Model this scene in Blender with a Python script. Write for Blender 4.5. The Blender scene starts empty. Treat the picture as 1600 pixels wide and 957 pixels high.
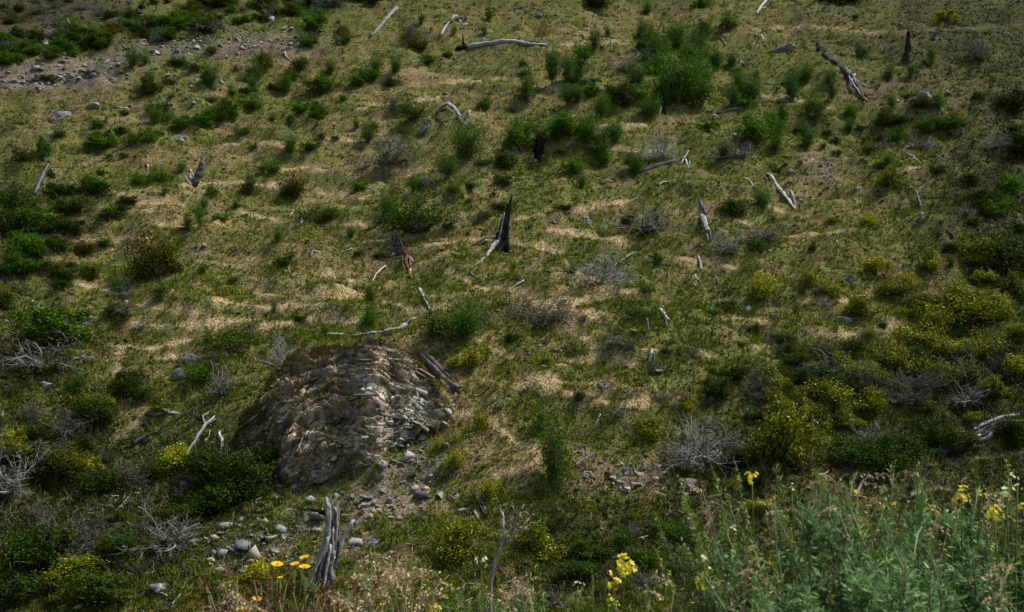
import bpy, math, random
import numpy as np
from mathutils import Vector, Matrix
PI = math.pi
rng = np.random.default_rng(7)
C = bpy.context.scene.collection
sc = bpy.context.scene

# ---------------------------------------------------------------- camera
CAM = np.array([0.0, 0.0, 2.0]); PITCH = math.radians(5.0); FPX = 1780.0; PW, PH = 1600.0, 957.0
cam = bpy.data.cameras.new('camera'); co = bpy.data.objects.new('camera', cam); C.objects.link(co)
co.location = CAM; co.rotation_euler = (math.radians(90) + PITCH, 0, 0)
cam.lens = 36.0 * FPX / PW; cam.sensor_width = 36.0; cam.clip_end = 2000; cam.clip_start = 0.05
cam.dof.use_dof = True; cam.dof.focus_distance = 44.0; cam.dof.aperture_fstop = 9.0
sc.camera = co
# ---------------------------------------------------------------- sky, sun, exposure
sun_dir = Vector((0.50, 0.02, 0.86)).normalized()          # towards the sun
w = bpy.data.worlds.new('World'); sc.world = w; w.use_nodes = True
nt = w.node_tree; bg = nt.nodes['Background']; sky = nt.nodes.new('ShaderNodeTexSky')
sky.sky_type = 'NISHITA'; sky.sun_disc = False
sky.sun_elevation = math.asin(sun_dir.z); sky.sun_rotation = math.atan2(sun_dir.x, sun_dir.y)
sky.dust_density = 1.5; sky.air_density = 1.2
nt.links.new(sky.outputs[0], bg.inputs[0]); bg.inputs[1].default_value = 0.05
sl = bpy.data.lights.new('sun', 'SUN'); so = bpy.data.objects.new('sun', sl); C.objects.link(so)
sl.energy = 2.0; sl.angle = math.radians(9); sl.color = (1.0, 0.95, 0.87)
so.rotation_euler = sun_dir.to_track_quat('Z', 'Y').to_euler()
sc.view_settings.view_transform = 'Standard'; sc.view_settings.look = 'None'
sc.view_settings.exposure = 1.62; sc.view_settings.gamma = 1.0
sc.cycles.max_bounces = 6; sc.cycles.diffuse_bounces = 2; sc.cycles.transmission_bounces = 3

# ---------------------------------------------------------------- noise
def _h(ix, iy, s):
    n = (ix.astype(np.int64) * 374761393 + iy.astype(np.int64) * 668265263 + s * 1442695041) & 0xffffffff
    n = ((n ^ (n >> 13)) * 1274126177) & 0xffffffff
    return ((n ^ (n >> 16)) & 0xffff) / 65535.0 * 2 * PI
def pn(x, y, s=0):
    x = np.asarray(x, float); y = np.asarray(y, float)
    ix = np.floor(x); iy = np.floor(y); fx = x - ix; fy = y - iy
    u = fx * fx * fx * (fx * (fx * 6 - 15) + 10); v = fy * fy * fy * (fy * (fy * 6 - 15) + 10)
    def g(a, b):
        t = _h(ix + a, iy + b, s); return np.cos(t) * (fx - a) + np.sin(t) * (fy - b)
    return ((g(0, 0) * (1 - u) + g(1, 0) * u) * (1 - v) + (g(0, 1) * (1 - u) + g(1, 1) * u) * v) * 1.5
def fbm(x, y, o=4, s=0, gain=.5):
    r = 0; a = 1
    for i in range(o): r = r + a * pn(np.asarray(x) * 2 ** i, np.asarray(y) * 2 ** i, s + i * 17); a *= gain
    return r
def sst(a, b, x):
    t = np.clip((x - a) / (b - a), 0, 1); return t * t * (3 - 2 * t)

# ---------------------------------------------------------------- photo pixel <-> direction
cp, sp = math.cos(PITCH), math.sin(PITCH)
def raydir(px, py):                                        # scaled so that dy = 1
    a = (np.asarray(px, float) - PW / 2) / FPX; b = (PH / 2 - np.asarray(py, float)) / FPX
    d = np.stack([a, cp - b * sp, sp + b * cp], -1)
    return d / d[..., 1:2]
def project(x, y, z):
    dx, dy, dz = x - CAM[0], y - CAM[1], z - CAM[2]
    f = np.maximum(dy * cp + dz * sp, 1e-3); u = -dy * sp + dz * cp
    return PW / 2 + FPX * dx / f, PH / 2 - FPX * u / f
# ---------------------------------------------------------------- terrain
YK = [-12, 0, 3, 6, 9, 14, 20, 24, 28, 60, 100, 150, 260]
ZK = [.6, .55, .5, .3, -.6, -3.6, -6, -5.3, -3.0, 16.8, 42, 72, 132]
def base_h(y): return np.interp(y, YK, ZK)
# the crest of the near spur, upper left
def plane_hit(px, py):
    d = raydir(px, py); ys = np.linspace(25, 150, 1500)
    k = np.argmax(base_h(ys) > CAM[2] + d[2] * ys); return d[0] * ys[k], ys[k]
crest = [plane_hit(a, b) for a, b in ((-60, 130), (0, 122), (120, 98), (230, 78), (350, 50), (440, 38), (540, 18), (640, 4))]
crx = np.array([c[0] for c in crest]); cry = np.array([c[1] for c in crest])
def terrace(x, y, z):
    u = (z + 1.5 * fbm(x / 13, y / 13, 3, 5) + .035 * x + .35 * fbm(x / 2.7, y / 2.7, 2, 8)) / .82
    u2 = (z * .9 + 2.0 * fbm(x / 17, y / 17, 3, 55) - .07 * x + .3 * fbm(x / 3, y / 3, 2, 81)) / 1.25
    return u - np.floor(u), u2 - np.floor(u2)
def height(x, y):
    z = base_h(y)
    hill = sst(24, 34, y)
    z = z + hill * (1.5 * fbm(x / 22, y / 22, 2, 1) + .85 * fbm(x / 7, y / 6, 3, 2) + .30 * fbm(x / 2.1, y / 1.6, 3, 3) + .09 * fbm(x / .6, y / .6, 2, 4))
    f, f2 = terrace(x, y, z)
    amp = hill * np.clip(.7 + fbm(x / 6, y / 6, 2, 12), 0, 1.2)
    z = z + amp * .34 * (sst(.45, .9, f) - f) + amp * .24 * (sst(.5, .9, f2) - f2)
    # the dip beyond the spur crest
    yr = np.interp(x, crx, cry); fade = 1 - sst(crx[-2], crx[-1] + 4, x)
    d = y - yr - .8 * fbm(x / 3, y / 3, 2, 31)
    z = z + fade * (.5 * np.exp(-(d / 3.0) ** 2) - 5.0 * sst(0, 9, d))
    # hollow lower left, shoulder at the outcrop, slump lip upper right, track bank lower right
    def g(cx, cy, rx, ry, a): return a * np.exp(-((x - cx) / rx) ** 2 - ((y - cy) / ry) ** 2)
    z = z + g(-14, 33, 5, 5, -1.3) + g(4.5, 31, 3, 3.5, -.7) + g(11, 34, 5, 5, -.5)
    lx = x - 22; ly = y - (62 + .8 * fbm(x / 3, 0 * x, 2, 77)); z = z + np.exp(-(lx / 6) ** 2) * (-1.1 * sst(1.2, -.3, ly) * np.exp(-np.clip(-ly, 0, 9) / 3))
    lx = x - 12.5; ly = y - (33.2 + .1 * lx + .3 * fbm(x / 1.5, 0 * x, 2, 78)); z = z + np.exp(-(lx / 5.5) ** 2) * (-.7 * sst(.5, -.2, ly) * np.exp(-np.clip(-ly, 0, 9) / 2))
    near = 1 - sst(7, 14, y)
    return z + near * .12 * fbm(x / 1.2, y / 1.2, 3, 40)
ys = [-12.0]
while ys[-1] < 250:
    yy = ys[-1]; ys.append(yy + (.5 if yy < 22 else .03 + .0017 * yy if yy < 100 else .8))
YG = np.array(ys)
xs = [0.0]
while xs[-1] < 170: xs.append(xs[-1] + (.15 if xs[-1] < 26 else .15 + .05 * (xs[-1] - 26)))
XG = np.array([-v for v in xs[:0:-1]] + xs)
GX, GY = np.meshgrid(XG, YG)
GZ = height(GX, GY)
def H(x, y):
    x = np.asarray(x, float); y = np.asarray(y, float)
    i = np.clip(np.searchsorted(XG, x) - 1, 0, len(XG) - 2); j = np.clip(np.searchsorted(YG, y) - 1, 0, len(YG) - 2)
    tx = np.clip((x - XG[i]) / (XG[i + 1] - XG[i]), 0, 1); ty = np.clip((y - YG[j]) / (YG[j + 1] - YG[j]), 0, 1)
    return (GZ[j, i] * (1 - tx) + GZ[j, i + 1] * tx) * (1 - ty) + (GZ[j + 1, i] * (1 - tx) + GZ[j + 1, i + 1] * tx) * ty
_ym = np.arange(24.0, 200, .06)
def hit(px, py):                                           # ground point seen at a photo pixel
    d = raydir(px, py); P = d[None, :] * _ym[:, None]
    g = H(P[:, 0], _ym) - (CAM[2] + P[:, 2])
    k = int(np.argmax(g > 0)) if (g > 0).any() else len(_ym) - 1
    y = _ym[k]; x = d[0] * y; return np.array([x, y, float(H(x, y))])
def atdepth(px, py, y):
    d = raydir(px, py); return CAM + d * y
def ppm(y): return FPX / y                                  # photo pixels per metre at depth y

# ---------------------------------------------------------------- trodden trails across the slope (traced in the photo, laid on the ground)
TR = [l.split() for l in """830,470 870,479 930,495 990,491 1012,482|862,486 905,475 960,462 1012,452|818,452 858,494 900,520 935,545|430,345 500,353 560,350 592,362|380,333 430,345|440,408 500,432 545,430|480,425 530,438 566,437|400,458 470,463 565,466|530,450 575,463 610,475|405,512 480,500 565,506
600,470 650,487 705,480|640,390 700,379 775,372|700,425 745,450 805,456|800,346 860,331 925,325 995,312|795,380 842,388 880,398|1055,333 1100,336 1155,346 1190,352|1165,310 1225,333|760,596 850,606 905,620 965,636 1030,632 1075,618|820,590 900,600 960,598
180,300 232,318 290,322|95,372 160,379 235,372|150,322 212,331 260,328|200,506 262,511 335,505 402,500|188,475 250,481 322,492|335,470 420,481 505,475|180,540 240,546 300,530|310,410 372,419 440,405|495,300 560,311 605,300|280,290 362,285 432,292|240,350 300,355 352,346
1275,742 1340,743 1400,736 1470,726 1540,716 1600,706|1180,48 1262,42 1380,52 1450,48 1600,40|1268,521 1332,526 1400,512|1180,541 1245,534|705,640 762,655 805,690 850,715|850,715 815,735 770,745|600,262 625,266 650,280|192,545 184,566 180,590|222,612 224,650 200,680 178,692
1215,372 1280,366 1335,360|1375,268 1442,262|930,230 1005,238 1050,232|690,130 782,124 870,140|560,170 640,160 700,150|880,70 960,66 1040,72|1040,400 1100,410 1150,420|890,420 960,455|560,380 620,372 670,368|1000,545 1060,552 1120,560|720,520 760,540 800,560
640,270 720,262 780,270|330,230 400,222 470,232|100,440 160,452 200,462|250,560 330,556 370,545|860,360 930,372 1000,382|1250,470 1300,474 1360,462|1100,500 1150,496 1200,505|870,570 930,565 990,572|500,215 560,222 620,215|420,270 470,262 530,268|1190,150 1250,158 1300,170|880,190 960,200 1010,196""".replace('\n', '|').split('|')]
TRAIL = np.zeros_like(GZ); _r = np.random.default_rng(3)
for l in TR:
    P = np.array([[float(v) for v in q.split(',')] for q in l]); s = np.r_[0, np.cumsum(np.hypot(*np.diff(P, axis=0).T))]; t = np.arange(0, s[-1], 3.0)
    qx = np.interp(t, s, P[:, 0]); qy = np.interp(t, s, P[:, 1]) + 2.2 * fbm(t / 26, t * 0 + len(t), 3, 19); wv = np.clip(.75 + .8 * fbm(t / 30, t * 0, 2, len(t)), .15, 1.0)
    for a, b, c_ in zip(qx, qy, wv):
        h = hit(a, b); i = np.searchsorted(XG, h[0]); j = np.searchsorted(YG, h[1]); sl_ = (slice(max(j - 4, 0), j + 5), slice(max(i - 5, 0), i + 6))
        rr_ = .04 + .0009 * h[1]; TRAIL[sl_] = np.maximum(TRAIL[sl_], c_ * np.exp(-((GX[sl_] - h[0]) / (rr_ * 1.5)) ** 2 - ((GY[sl_] - h[1]) / rr_) ** 2))
GZ = GZ - .05 * TRAIL; GZ[:-1] += .06 * TRAIL[1:] * (1 - TRAIL[:-1])
def Hgrid(A, x, y):
    i = np.clip(np.searchsorted(XG, x) - 1, 0, len(XG) - 2); j = np.clip(np.searchsorted(YG, y) - 1, 0, len(YG) - 2)
    tx = np.clip((x - XG[i]) / (XG[i + 1] - XG[i]), 0, 1); ty = np.clip((y - YG[j]) / (YG[j + 1] - YG[j]), 0, 1)
    return (A[j, i] * (1 - tx) + A[j, i + 1] * tx) * (1 - ty) + (A[j + 1, i] * (1 - tx) + A[j + 1, i + 1] * tx) * ty
# ---------------------------------------------------------------- mesh helpers
def mesh_np(name, V, F, col=None, smooth=False, mat=None):
    V = np.asarray(V, np.float32); F = np.asarray(F, np.int32); k = F.shape[1]
    me = bpy.data.meshes.new(name); me.vertices.add(len(V)); me.vertices.foreach_set('co', V.ravel())
    me.loops.add(F.size); me.loops.foreach_set('vertex_index', F.ravel())
    me.polygons.add(len(F)); me.polygons.foreach_set('loop_start', np.arange(0, F.size, k, dtype=np.int32))
    me.update(calc_edges=True)
    if smooth: me.polygons.foreach_set('use_smooth', np.ones(len(F), bool))
    if col is not None:
        col = np.asarray(col, np.float32)
        a = me.color_attributes.new(name='Col', type='FLOAT_COLOR', domain='POINT')
        a.data.foreach_set('color', np.concatenate([col, np.ones((len(col), 1), np.float32)], 1).ravel())
    if mat: me.materials.append(mat)
    return me
def obj(name, me, parent=None, loc=None, **props):
    o = bpy.data.objects.new(name, me); C.objects.link(o)
    if parent: o.parent = parent
    if loc is not None: o.location = [float(v) for v in loc]
    for k, v in props.items(): o[k] = v
    return o
class Bag:                                                  # collects triangle soup
    def __init__(s): s.V = []; s.F = []; s.C = []; s.n = 0
    def add(s, V, F, c):
        V = np.asarray(V, float).reshape(-1, 3); F = np.asarray(F).reshape(-1, 3)
        c = np.asarray(c, float); c = np.broadcast_to(c, (len(V), 3)) if c.ndim == 1 else c
        s.V.append(V); s.F.append(F + s.n); s.C.append(c); s.n += len(V)
    def mesh(s, name, mat, smooth=False):
        return mesh_np(name, np.concatenate(s.V), np.concatenate(s.F), np.concatenate(s.C), smooth, mat)
def unit(v): v = np.asarray(v, float); return v / (np.linalg.norm(v, axis=-1, keepdims=True) + 1e-9)
def perp(d, r):
    a = np.cross(d, r); return unit(a)

# ---------------------------------------------------------------- materials
def leafmat(name, var=.12, rough=.65, trans=.25, spec=.08, satn=1.3):
    m = bpy.data.materials.new(name); m.use_nodes = True; n = m.node_tree; b = n.nodes['Principled BSDF']
    a = n.nodes.new('ShaderNodeAttribute'); a.attribute_name = 'Col'
    oi = n.nodes.new('ShaderNodeObjectInfo'); hs = n.nodes.new('ShaderNodeHueSaturation')
    mr = n.nodes.new('ShaderNodeMapRange'); hs.inputs['Saturation'].default_value = satn; mr.inputs['To Min'].default_value = 1 - 2 * var; mr.inputs['To Max'].default_value = 1 + 2 * var
    n.links.new(oi.outputs['Random'], mr.inputs['Value']); n.links.new(mr.outputs[0], hs.inputs['Value'])
    n.links.new(a.outputs['Color'], hs.inputs['Color'])
    n.links.new(hs.outputs[0], b.inputs['Base Color']); b.inputs['Roughness'].default_value = rough
    b.inputs['Specular IOR Level'].default_value = spec
    if trans:
        t = n.nodes.new('ShaderNodeBsdfTranslucent'); mx = n.nodes.new('ShaderNodeMixShader'); mx.inputs[0].default_value = trans
        n.links.new(hs.outputs[0], t.inputs[0]); n.links.new(b.outputs[0], mx.inputs[1]); n.links.new(t.outputs[0], mx.inputs[2])
        n.links.new(mx.outputs[0], n.nodes['Material Output'].inputs[0])
    return m
def speckle(m, scale, lo, hi):                              # a second, finer grain over the first
    n = m.node_tree; b = n.nodes['Principled BSDF']; l = b.inputs['Base Color'].links[0]; src = l.from_socket
    tc = n.nodes.new('ShaderNodeTexCoord'); no = n.nodes.new('ShaderNodeTexNoise'); no.inputs['Scale'].default_value = scale; no.inputs['Detail'].default_value = 4
    n.links.new(tc.outputs['Object'], no.inputs['Vector']); mr = n.nodes.new('ShaderNodeMapRange'); mr.inputs[1].default_value = .36; mr.inputs[2].default_value = .64; mr.inputs[3].default_value = lo; mr.inputs[4].default_value = hi
    n.links.new(no.outputs[0], mr.inputs[0]); mu = n.nodes.new('ShaderNodeMix'); mu.data_type = 'RGBA'; mu.blend_type = 'MULTIPLY'; mu.inputs[0].default_value = 1
    n.links.new(src, mu.inputs[6]); n.links.new(mr.outputs[0], mu.inputs[7]); n.links.new(mu.outputs[2], b.inputs['Base Color'])
def solidmat(name, rough=.85, scale=9.0, lo=.6, hi=1.35, bump=.3, bs=30.0, tint=None, tintamt=.0, stretch=None, dist=.02, spec=.25):
    m = bpy.data.materials.new(name); m.use_nodes = True; n = m.node_tree; b = n.nodes['Principled BSDF']
    a = n.nodes.new('ShaderNodeAttribute'); a.attribute_name = 'Col'
    tc = n.nodes.new('ShaderNodeTexCoord'); src = tc.outputs['Object']
    if stretch:
        mp = n.nodes.new('ShaderNodeMapping'); mp.inputs['Scale'].default_value = stretch; n.links.new(src, mp.inputs[0]); src = mp.outputs[0]
    no = n.nodes.new('ShaderNodeTexNoise'); no.inputs['Scale'].default_value = scale; no.inputs['Detail'].default_value = 8; no.inputs['Roughness'].default_value = .7
    n.links.new(src, no.inputs['Vector'])
    mr = n.nodes.new('ShaderNodeMapRange'); mr.inputs[1].default_value = .3; mr.inputs[2].default_value = .7; mr.inputs[3].default_value = lo; mr.inputs[4].default_value = hi
    n.links.new(no.outputs[0], mr.inputs[0])
    mu = n.nodes.new('ShaderNodeMix'); mu.data_type = 'RGBA'; mu.blend_type = 'MULTIPLY'; mu.inputs[0].default_value = 1
    n.links.new(a.outputs['Color'], mu.inputs[6]); n.links.new(mr.outputs[0], mu.inputs[7]); out = mu.outputs[2]
    if tint:
        n2 = n.nodes.new('ShaderNodeTexNoise'); n2.inputs['Scale'].default_value = scale * .45; n2.inputs['Detail'].default_value = 5; n.links.new(src, n2.inputs['Vector'])
        r2 = n.nodes.new('ShaderNodeMapRange'); r2.inputs[1].default_value = .5; r2.inputs[2].default_value = .64; r2.inputs[4].default_value = tintamt; n.links.new(n2.outputs[0], r2.inputs[0])
        m2 = n.nodes.new('ShaderNodeMix'); m2.data_type = 'RGBA'; n.links.new(r2.outputs[0], m2.inputs[0]); n.links.new(out, m2.inputs[6]); m2.inputs[7].default_value = (*tint, 1); out = m2.outputs[2]
    n.links.new(out, b.inputs['Base Color']); b.inputs['Roughness'].default_value = rough; b.inputs['Specular IOR Level'].default_value = spec
    nb = n.nodes.new('ShaderNodeTexNoise'); nb.inputs['Scale'].default_value = bs; nb.inputs['Detail'].default_value = 6; n.links.new(src, nb.inputs['Vector'])
    bp = n.nodes.new('ShaderNodeBump'); bp.inputs['Strength'].default_value = bump; bp.inputs['Distance'].default_value = dist
    n.links.new(nb.outputs[0], bp.inputs['Height']); n.links.new(bp.outputs[0], b.inputs['Normal'])
    return m
M_leaf = leafmat('shrub leaves'); M_grass = leafmat('grass blades', 0, .7, .15, .05, 1.15); M_petal = leafmat('petals', .05, .6, .3, .1, 1.0); M_herb = leafmat('roadside herb leaves', .1, .55, .42, .15, 1.05)
M_ground = solidmat('hillside soil and turf', .95, 5.5, .55, 1.45, .8, 14, dist=.06, spec=.05)
speckle(M_ground, 16, .35, 1.5)
M_wood = solidmat('weathered wood', .9, 8, .5, 1.25, .8, 30, dist=.02, spec=.06)
M_rock = solidmat('rock with lichen', .9, 5, .55, 1.4, .8, 14, tint=(.34, .34, .27), tintamt=.6, dist=.04)
M_schist = solidmat('layered schist', .85, 7, .72, 1.25, .7, 16, dist=.04)
M_bark = solidmat('shrub stems', .85, 20, .7, 1.2, .3, 40)

# ---------------------------------------------------------------- ground cover map (colours of what grows there; DARK also paints shade into the corners)
def blobs(px, py, L):
    r = np.zeros_like(px)
    for (cx, cy, rx, ry, a) in L:
        r = r + a * np.exp(-((px - cx) / rx) ** 2 - ((py - cy) / ry) ** 2)
    return r
DRY = [(60,30,200,60,-1.6),(330,20,200,30,-.8),(650,350,520,260,.36),(190,385,110,30,.45),(330,320,120,30,.4),(520,300,90,30,.35),(700,130,130,50,.5),(620,270,50,14,.6),(900,495,90,26,.6),(870,475,60,16,.6),
    (1010,600,90,40,.75),(830,600,60,50,.35),(760,640,60,90,.45),(720,520,60,30,.5),(1290,270,50,30,.4),(930,60,120,50,.35),(1300,47,130,8,.6),(430,90,90,30,.35),(960,540,70,20,.3),
    (190,565,18,26,.7),(215,640,30,22,.55),(1380,735,120,10,.7),(1340,760,60,20,.5),(860,165,60,20,.4),(1180,680,1,1,0),(250,500,110,40,.35),(900,240,60,20,.3),(1330,100,90,60,.1),
    (330,240,120,30,.3),(450,430,140,60,.2),(800,700,60,50,.45),(1050,330,120,40,.25),(650,600,1,1,0),(1160,720,1,1,0),(1450,40,120,14,.25)]
GREEN = [(520,470,160,70,.4),(960,420,160,80,.35),(1100,160,190,90,.5),(900,300,160,50,.3),(1380,650,160,60,.6),(340,160,140,40,.4),(90,320,120,60,.4),(330,620,60,50,.5),(1250,560,180,60,.4),
    (1040,520,80,60,.4),(150,120,1,1,0),(700,490,100,40,.35),(280,50,260,40,.5),(1450,320,140,60,.3),(1020,870,90,50,.8),(780,270,100,40,.35),(620,330,100,40,.3),(200,800,200,80,.35)]
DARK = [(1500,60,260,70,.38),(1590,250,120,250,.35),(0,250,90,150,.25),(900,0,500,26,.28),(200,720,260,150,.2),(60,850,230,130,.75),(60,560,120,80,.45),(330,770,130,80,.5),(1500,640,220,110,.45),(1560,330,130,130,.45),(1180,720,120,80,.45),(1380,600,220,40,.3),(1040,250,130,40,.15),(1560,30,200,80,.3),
    (40,15,180,42,.8),(280,60,200,30,.3),(1060,860,200,90,.5),(850,880,160,80,.35),(10,400,90,130,.35),(1100,330,1,1,0),(1380,200,160,80,.12),(100,690,160,60,.3),(1580,800,200,120,.5)]  # dark heath and soil, plus shade put into the colour at corners and edges
SOIL = [(60,30,160,50,.8),(230,190,160,60,.3),(380,75,140,22,.8),(1290,265,42,28,.9),(1430,150,110,26,.7),(90,130,160,30,.7),(990,720,80,40,.7),(550,880,130,60,.5),(700,580,30,20,.5),(40,30,110,50,.9),
    (330,25,40,20,.2),(640,850,90,70,.45),(560,360,60,16,.45),(1380,745,130,18,.7),(650,720,90,50,.5),(200,640,40,30,.4),(730,90,50,18,.3),(700,555,50,30,.4),(1340,130,40,20,.3),(1450,760,90,30,.4)]
GRAVEL = [(60,125,110,18,.6),(300,75,160,14,.4),(110,110,90,22,.9),(230,85,70,16,.5),(440,60,90,18,.6),(40,125,60,14,.8),(640,720,70,50,.8),(560,800,110,40,.7),(330,860,80,30,.6),(400,835,60,26,.6),(450,880,90,30,.3),(600,660,60,30,.6),
    (1290,270,34,22,.6),(1000,740,60,24,.7),(270,185,60,20,.35),(380,80,60,12,.5),(330,70,60,16,.3),(60,200,70,20,.25),(700,135,60,20,.25)]
def lerp(a, b, t): return a * (1 - t[..., None]) + np.asarray(b) * t[..., None]
def cover(x, y, z):                                         # -> fields in 0..1
    px, py = project(x, y, z)
    vis = sst(26, 30, y)
    n1 = fbm(x / 5, y / 5, 4, 21); n2 = fbm(x / 1.3, y / 1.3, 3, 22); n3 = fbm(x / 2.6, y / 1.6, 3, 23)
    f, f2 = terrace(x, y, z)
    br = sst(-.15, .4, fbm(x / 4, y / 4, 2, 91)); br2 = sst(-.1, .45, fbm(x / 5, y / 5, 2, 92))
    line = np.maximum(np.exp(-((f - .3) / .10) ** 2) * br, np.exp(-((f2 - .3) / .075) ** 2) * br2)
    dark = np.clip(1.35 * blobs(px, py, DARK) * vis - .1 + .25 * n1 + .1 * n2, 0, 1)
    path = np.clip(1.25 * Hgrid(TRAIL, x, y) + line * .22 * (1 - .75 * dark) * sst(1.0, .3, blobs(px, py, [(300, 40, 400, 60, 1.2), (1350, 60, 300, 60, .5)])), 0, 1)
    dry = np.clip(-.12 + .54 * blobs(px, py, DRY) + .42 * n1 + .45 * n2 + .8 * path, 0, 1)
    green = np.clip(.48 + blobs(px, py, GREEN) + .35 * n3 - .2 * n1, 0, 1)
    soil = np.clip(blobs(px, py, SOIL) * 1.1 + .45 * n2 + .35 * n3 - .13, 0, 1)
    grav = np.clip(blobs(px, py, GRAVEL) + .3 * n2 - .1, 0, 1)
    return dry, green, dark, soil, grav, path
STRAW = np.array([.225, .17, .08]); OLIVE = np.array([.10, .11, .022]); GRN = np.array([.070, .085, .014]); HEATH_SHADE = np.array([.022, .026, .012]); SOILC = np.array([.115, .078, .052]); SCREE = np.array([.135, .115, .097])
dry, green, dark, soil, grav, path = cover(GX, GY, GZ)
gc = np.broadcast_to(np.array([.108, .096, .034]), GX.shape + (3,)).copy()
gc = lerp(gc, GRN, green * .75); gc = lerp(gc, STRAW, np.clip(dry * 1.15, 0, 1) * .9)
gc = lerp(gc, SOILC, soil * .85); gc = lerp(gc, SCREE, grav * .8); gc = lerp(gc, np.array([.33, .245, .135]), path * .92); gc = lerp(gc, HEATH_SHADE, np.clip(dark * 1.1, 0, 1) * .8)
nx, ny = len(XG), len(YG); idx = np.arange(nx * ny).reshape(ny, nx)
F = np.stack([idx[:-1, :-1], idx[:-1, 1:], idx[1:, 1:], idx[1:, :-1]], -1).reshape(-1, 4)
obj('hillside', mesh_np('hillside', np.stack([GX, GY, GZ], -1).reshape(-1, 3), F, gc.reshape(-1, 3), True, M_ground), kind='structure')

# ---------------------------------------------------------------- scatter points over the visible hill
def scatter(n, ymin=25.5, ymax=125, p=1.6, seed=1, margin=1.12):
    r = np.random.default_rng(seed)
    u = r.random(n * 2); e = 1 - p                          # pdf of y ~ y^-p per metre (area density y^-(p+1))
    y = (ymin ** e + u * (ymax ** e - ymin ** e)) ** (1 / e)
    x = (r.random(n * 2) * 2 - 1) * y * .4495 * margin
    z = H(x, y); px, py = project(x, y, z)
    k = (py > -60) & (py < 1010); x, y, z, px, py = [a[k][:n] for a in (x, y, z, px, py)]
    return x, y, z, px, py, r
# crag footprint in the photo, kept free of turf
def in_crag(px, py, m=0):
    top = np.interp(px, [355, 380, 410, 430, 450, 500, 560, 600, 640, 670, 690, 712], [700, 652, 612, 577, 552, 537, 547, 544, 557, 592, 622, 645])
    bot = np.interp(px, [355, 400, 420, 435, 445, 500, 560, 600, 640, 690, 712], [702, 697, 700, 722, 750, 745, 722, 702, 675, 668, 650])
    return (px > 355 + m) & (px < 712 - m) & (py > top + m) & (py < bot - m)
# fine grass: each blade a triangle, several blades to a tuft
def grass(n, seed, ymin, ymax, hmin, hmax, blades, wid, p=1.6):
    x, y, z, px, py, r = scatter(n, ymin, ymax, p, seed)
    dry, green, dark, soil, grav, path = cover(x, y, z)
    keep = r.random(len(x)) > np.clip(grav * .9 + soil * .65 + path ** 2 * .72, 0, .93)
    keep &= ~in_crag(px, py)
    x, y, z, dry, green, dark, soil, grav, path = [a[keep] for a in (x, y, z, dry, green, dark, soil, grav, path)]; m = len(x)
    t = r.random(m)
    col = np.empty((m, 3))
    pal = np.array([[.36,.275,.135],[.25,.19,.08],[.165,.165,.03],[.105,.145,.02],[.05,.09,.011],[.028,.032,.014],[.20,.125,.06]])
    pdry = dry * 1.0; pdark = dark * .8
    k = np.where(t < pdry * .55, 0, np.where(t < pdry * .95, 1, 2))
    t2 = r.random(m); k = np.where((k == 2) & (t2 < green * .9), np.where(t2 < green * .5, 3, 4), k)
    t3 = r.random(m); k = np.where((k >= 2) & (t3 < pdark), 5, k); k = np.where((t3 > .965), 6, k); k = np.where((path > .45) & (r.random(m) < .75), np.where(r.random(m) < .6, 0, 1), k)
    col = pal[k] * (r.random((m, 1)) * .5 + .75)
    hgt = (hmin + (hmax - hmin) * r.random(m) ** 1.7) * (1 + .3 * green) * np.where(k <= 1, .8, 1)
    hgt = hgt * np.where(soil > .5, .6, 1) * (1 - .65 * path)
    B = blades
    X = np.repeat(np.stack([x, y, z], 1), B, 0); hh = np.repeat(hgt, B) * (r.random(m * B) * .6 + .55)
    ang = r.random(m * B) * 2 * PI; lean = r.random(m * B) * .8 + .1
    d = np.stack([np.cos(ang) * lean, np.sin(ang) * lean - .12, np.ones(m * B)], 1)
    off = np.stack([np.cos(ang), np.sin(ang), 0 * ang], 1) * (np.repeat(hgt, B) * .25 * r.random(m * B))[:, None]
    wv = np.stack([-np.sin(ang), np.cos(ang), 0 * ang], 1) * (wid * (r.random(m * B) * .7 + .6) * (.6 + np.repeat(y, B) / 70))[:, None]
    b0 = X + off; b0[:, 2] -= .02
    tip = b0 + d * hh[:, None]
    V = np.stack([b0 - wv, b0 + wv, tip], 1).reshape(-1, 3)
    cc = np.repeat(col, B, 0) * (r.random((m * B, 1)) * .4 + .8)
    return V, np.arange(len(V)).reshape(-1, 3), np.repeat(cc, 3, 0)
V, F, c = grass(150000, 11, 25.5, 125, .05, .17, 5, .015)
obj('short_grass', mesh_np('short_grass', V, F, c, False, M_grass), kind='stuff')
V, F, c = grass(26000, 12, 25.5, 100, .15, .38, 9, .010)
obj('tussock_grass', mesh_np('tussock_grass', V, F, c, False, M_grass), kind='stuff')
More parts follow.
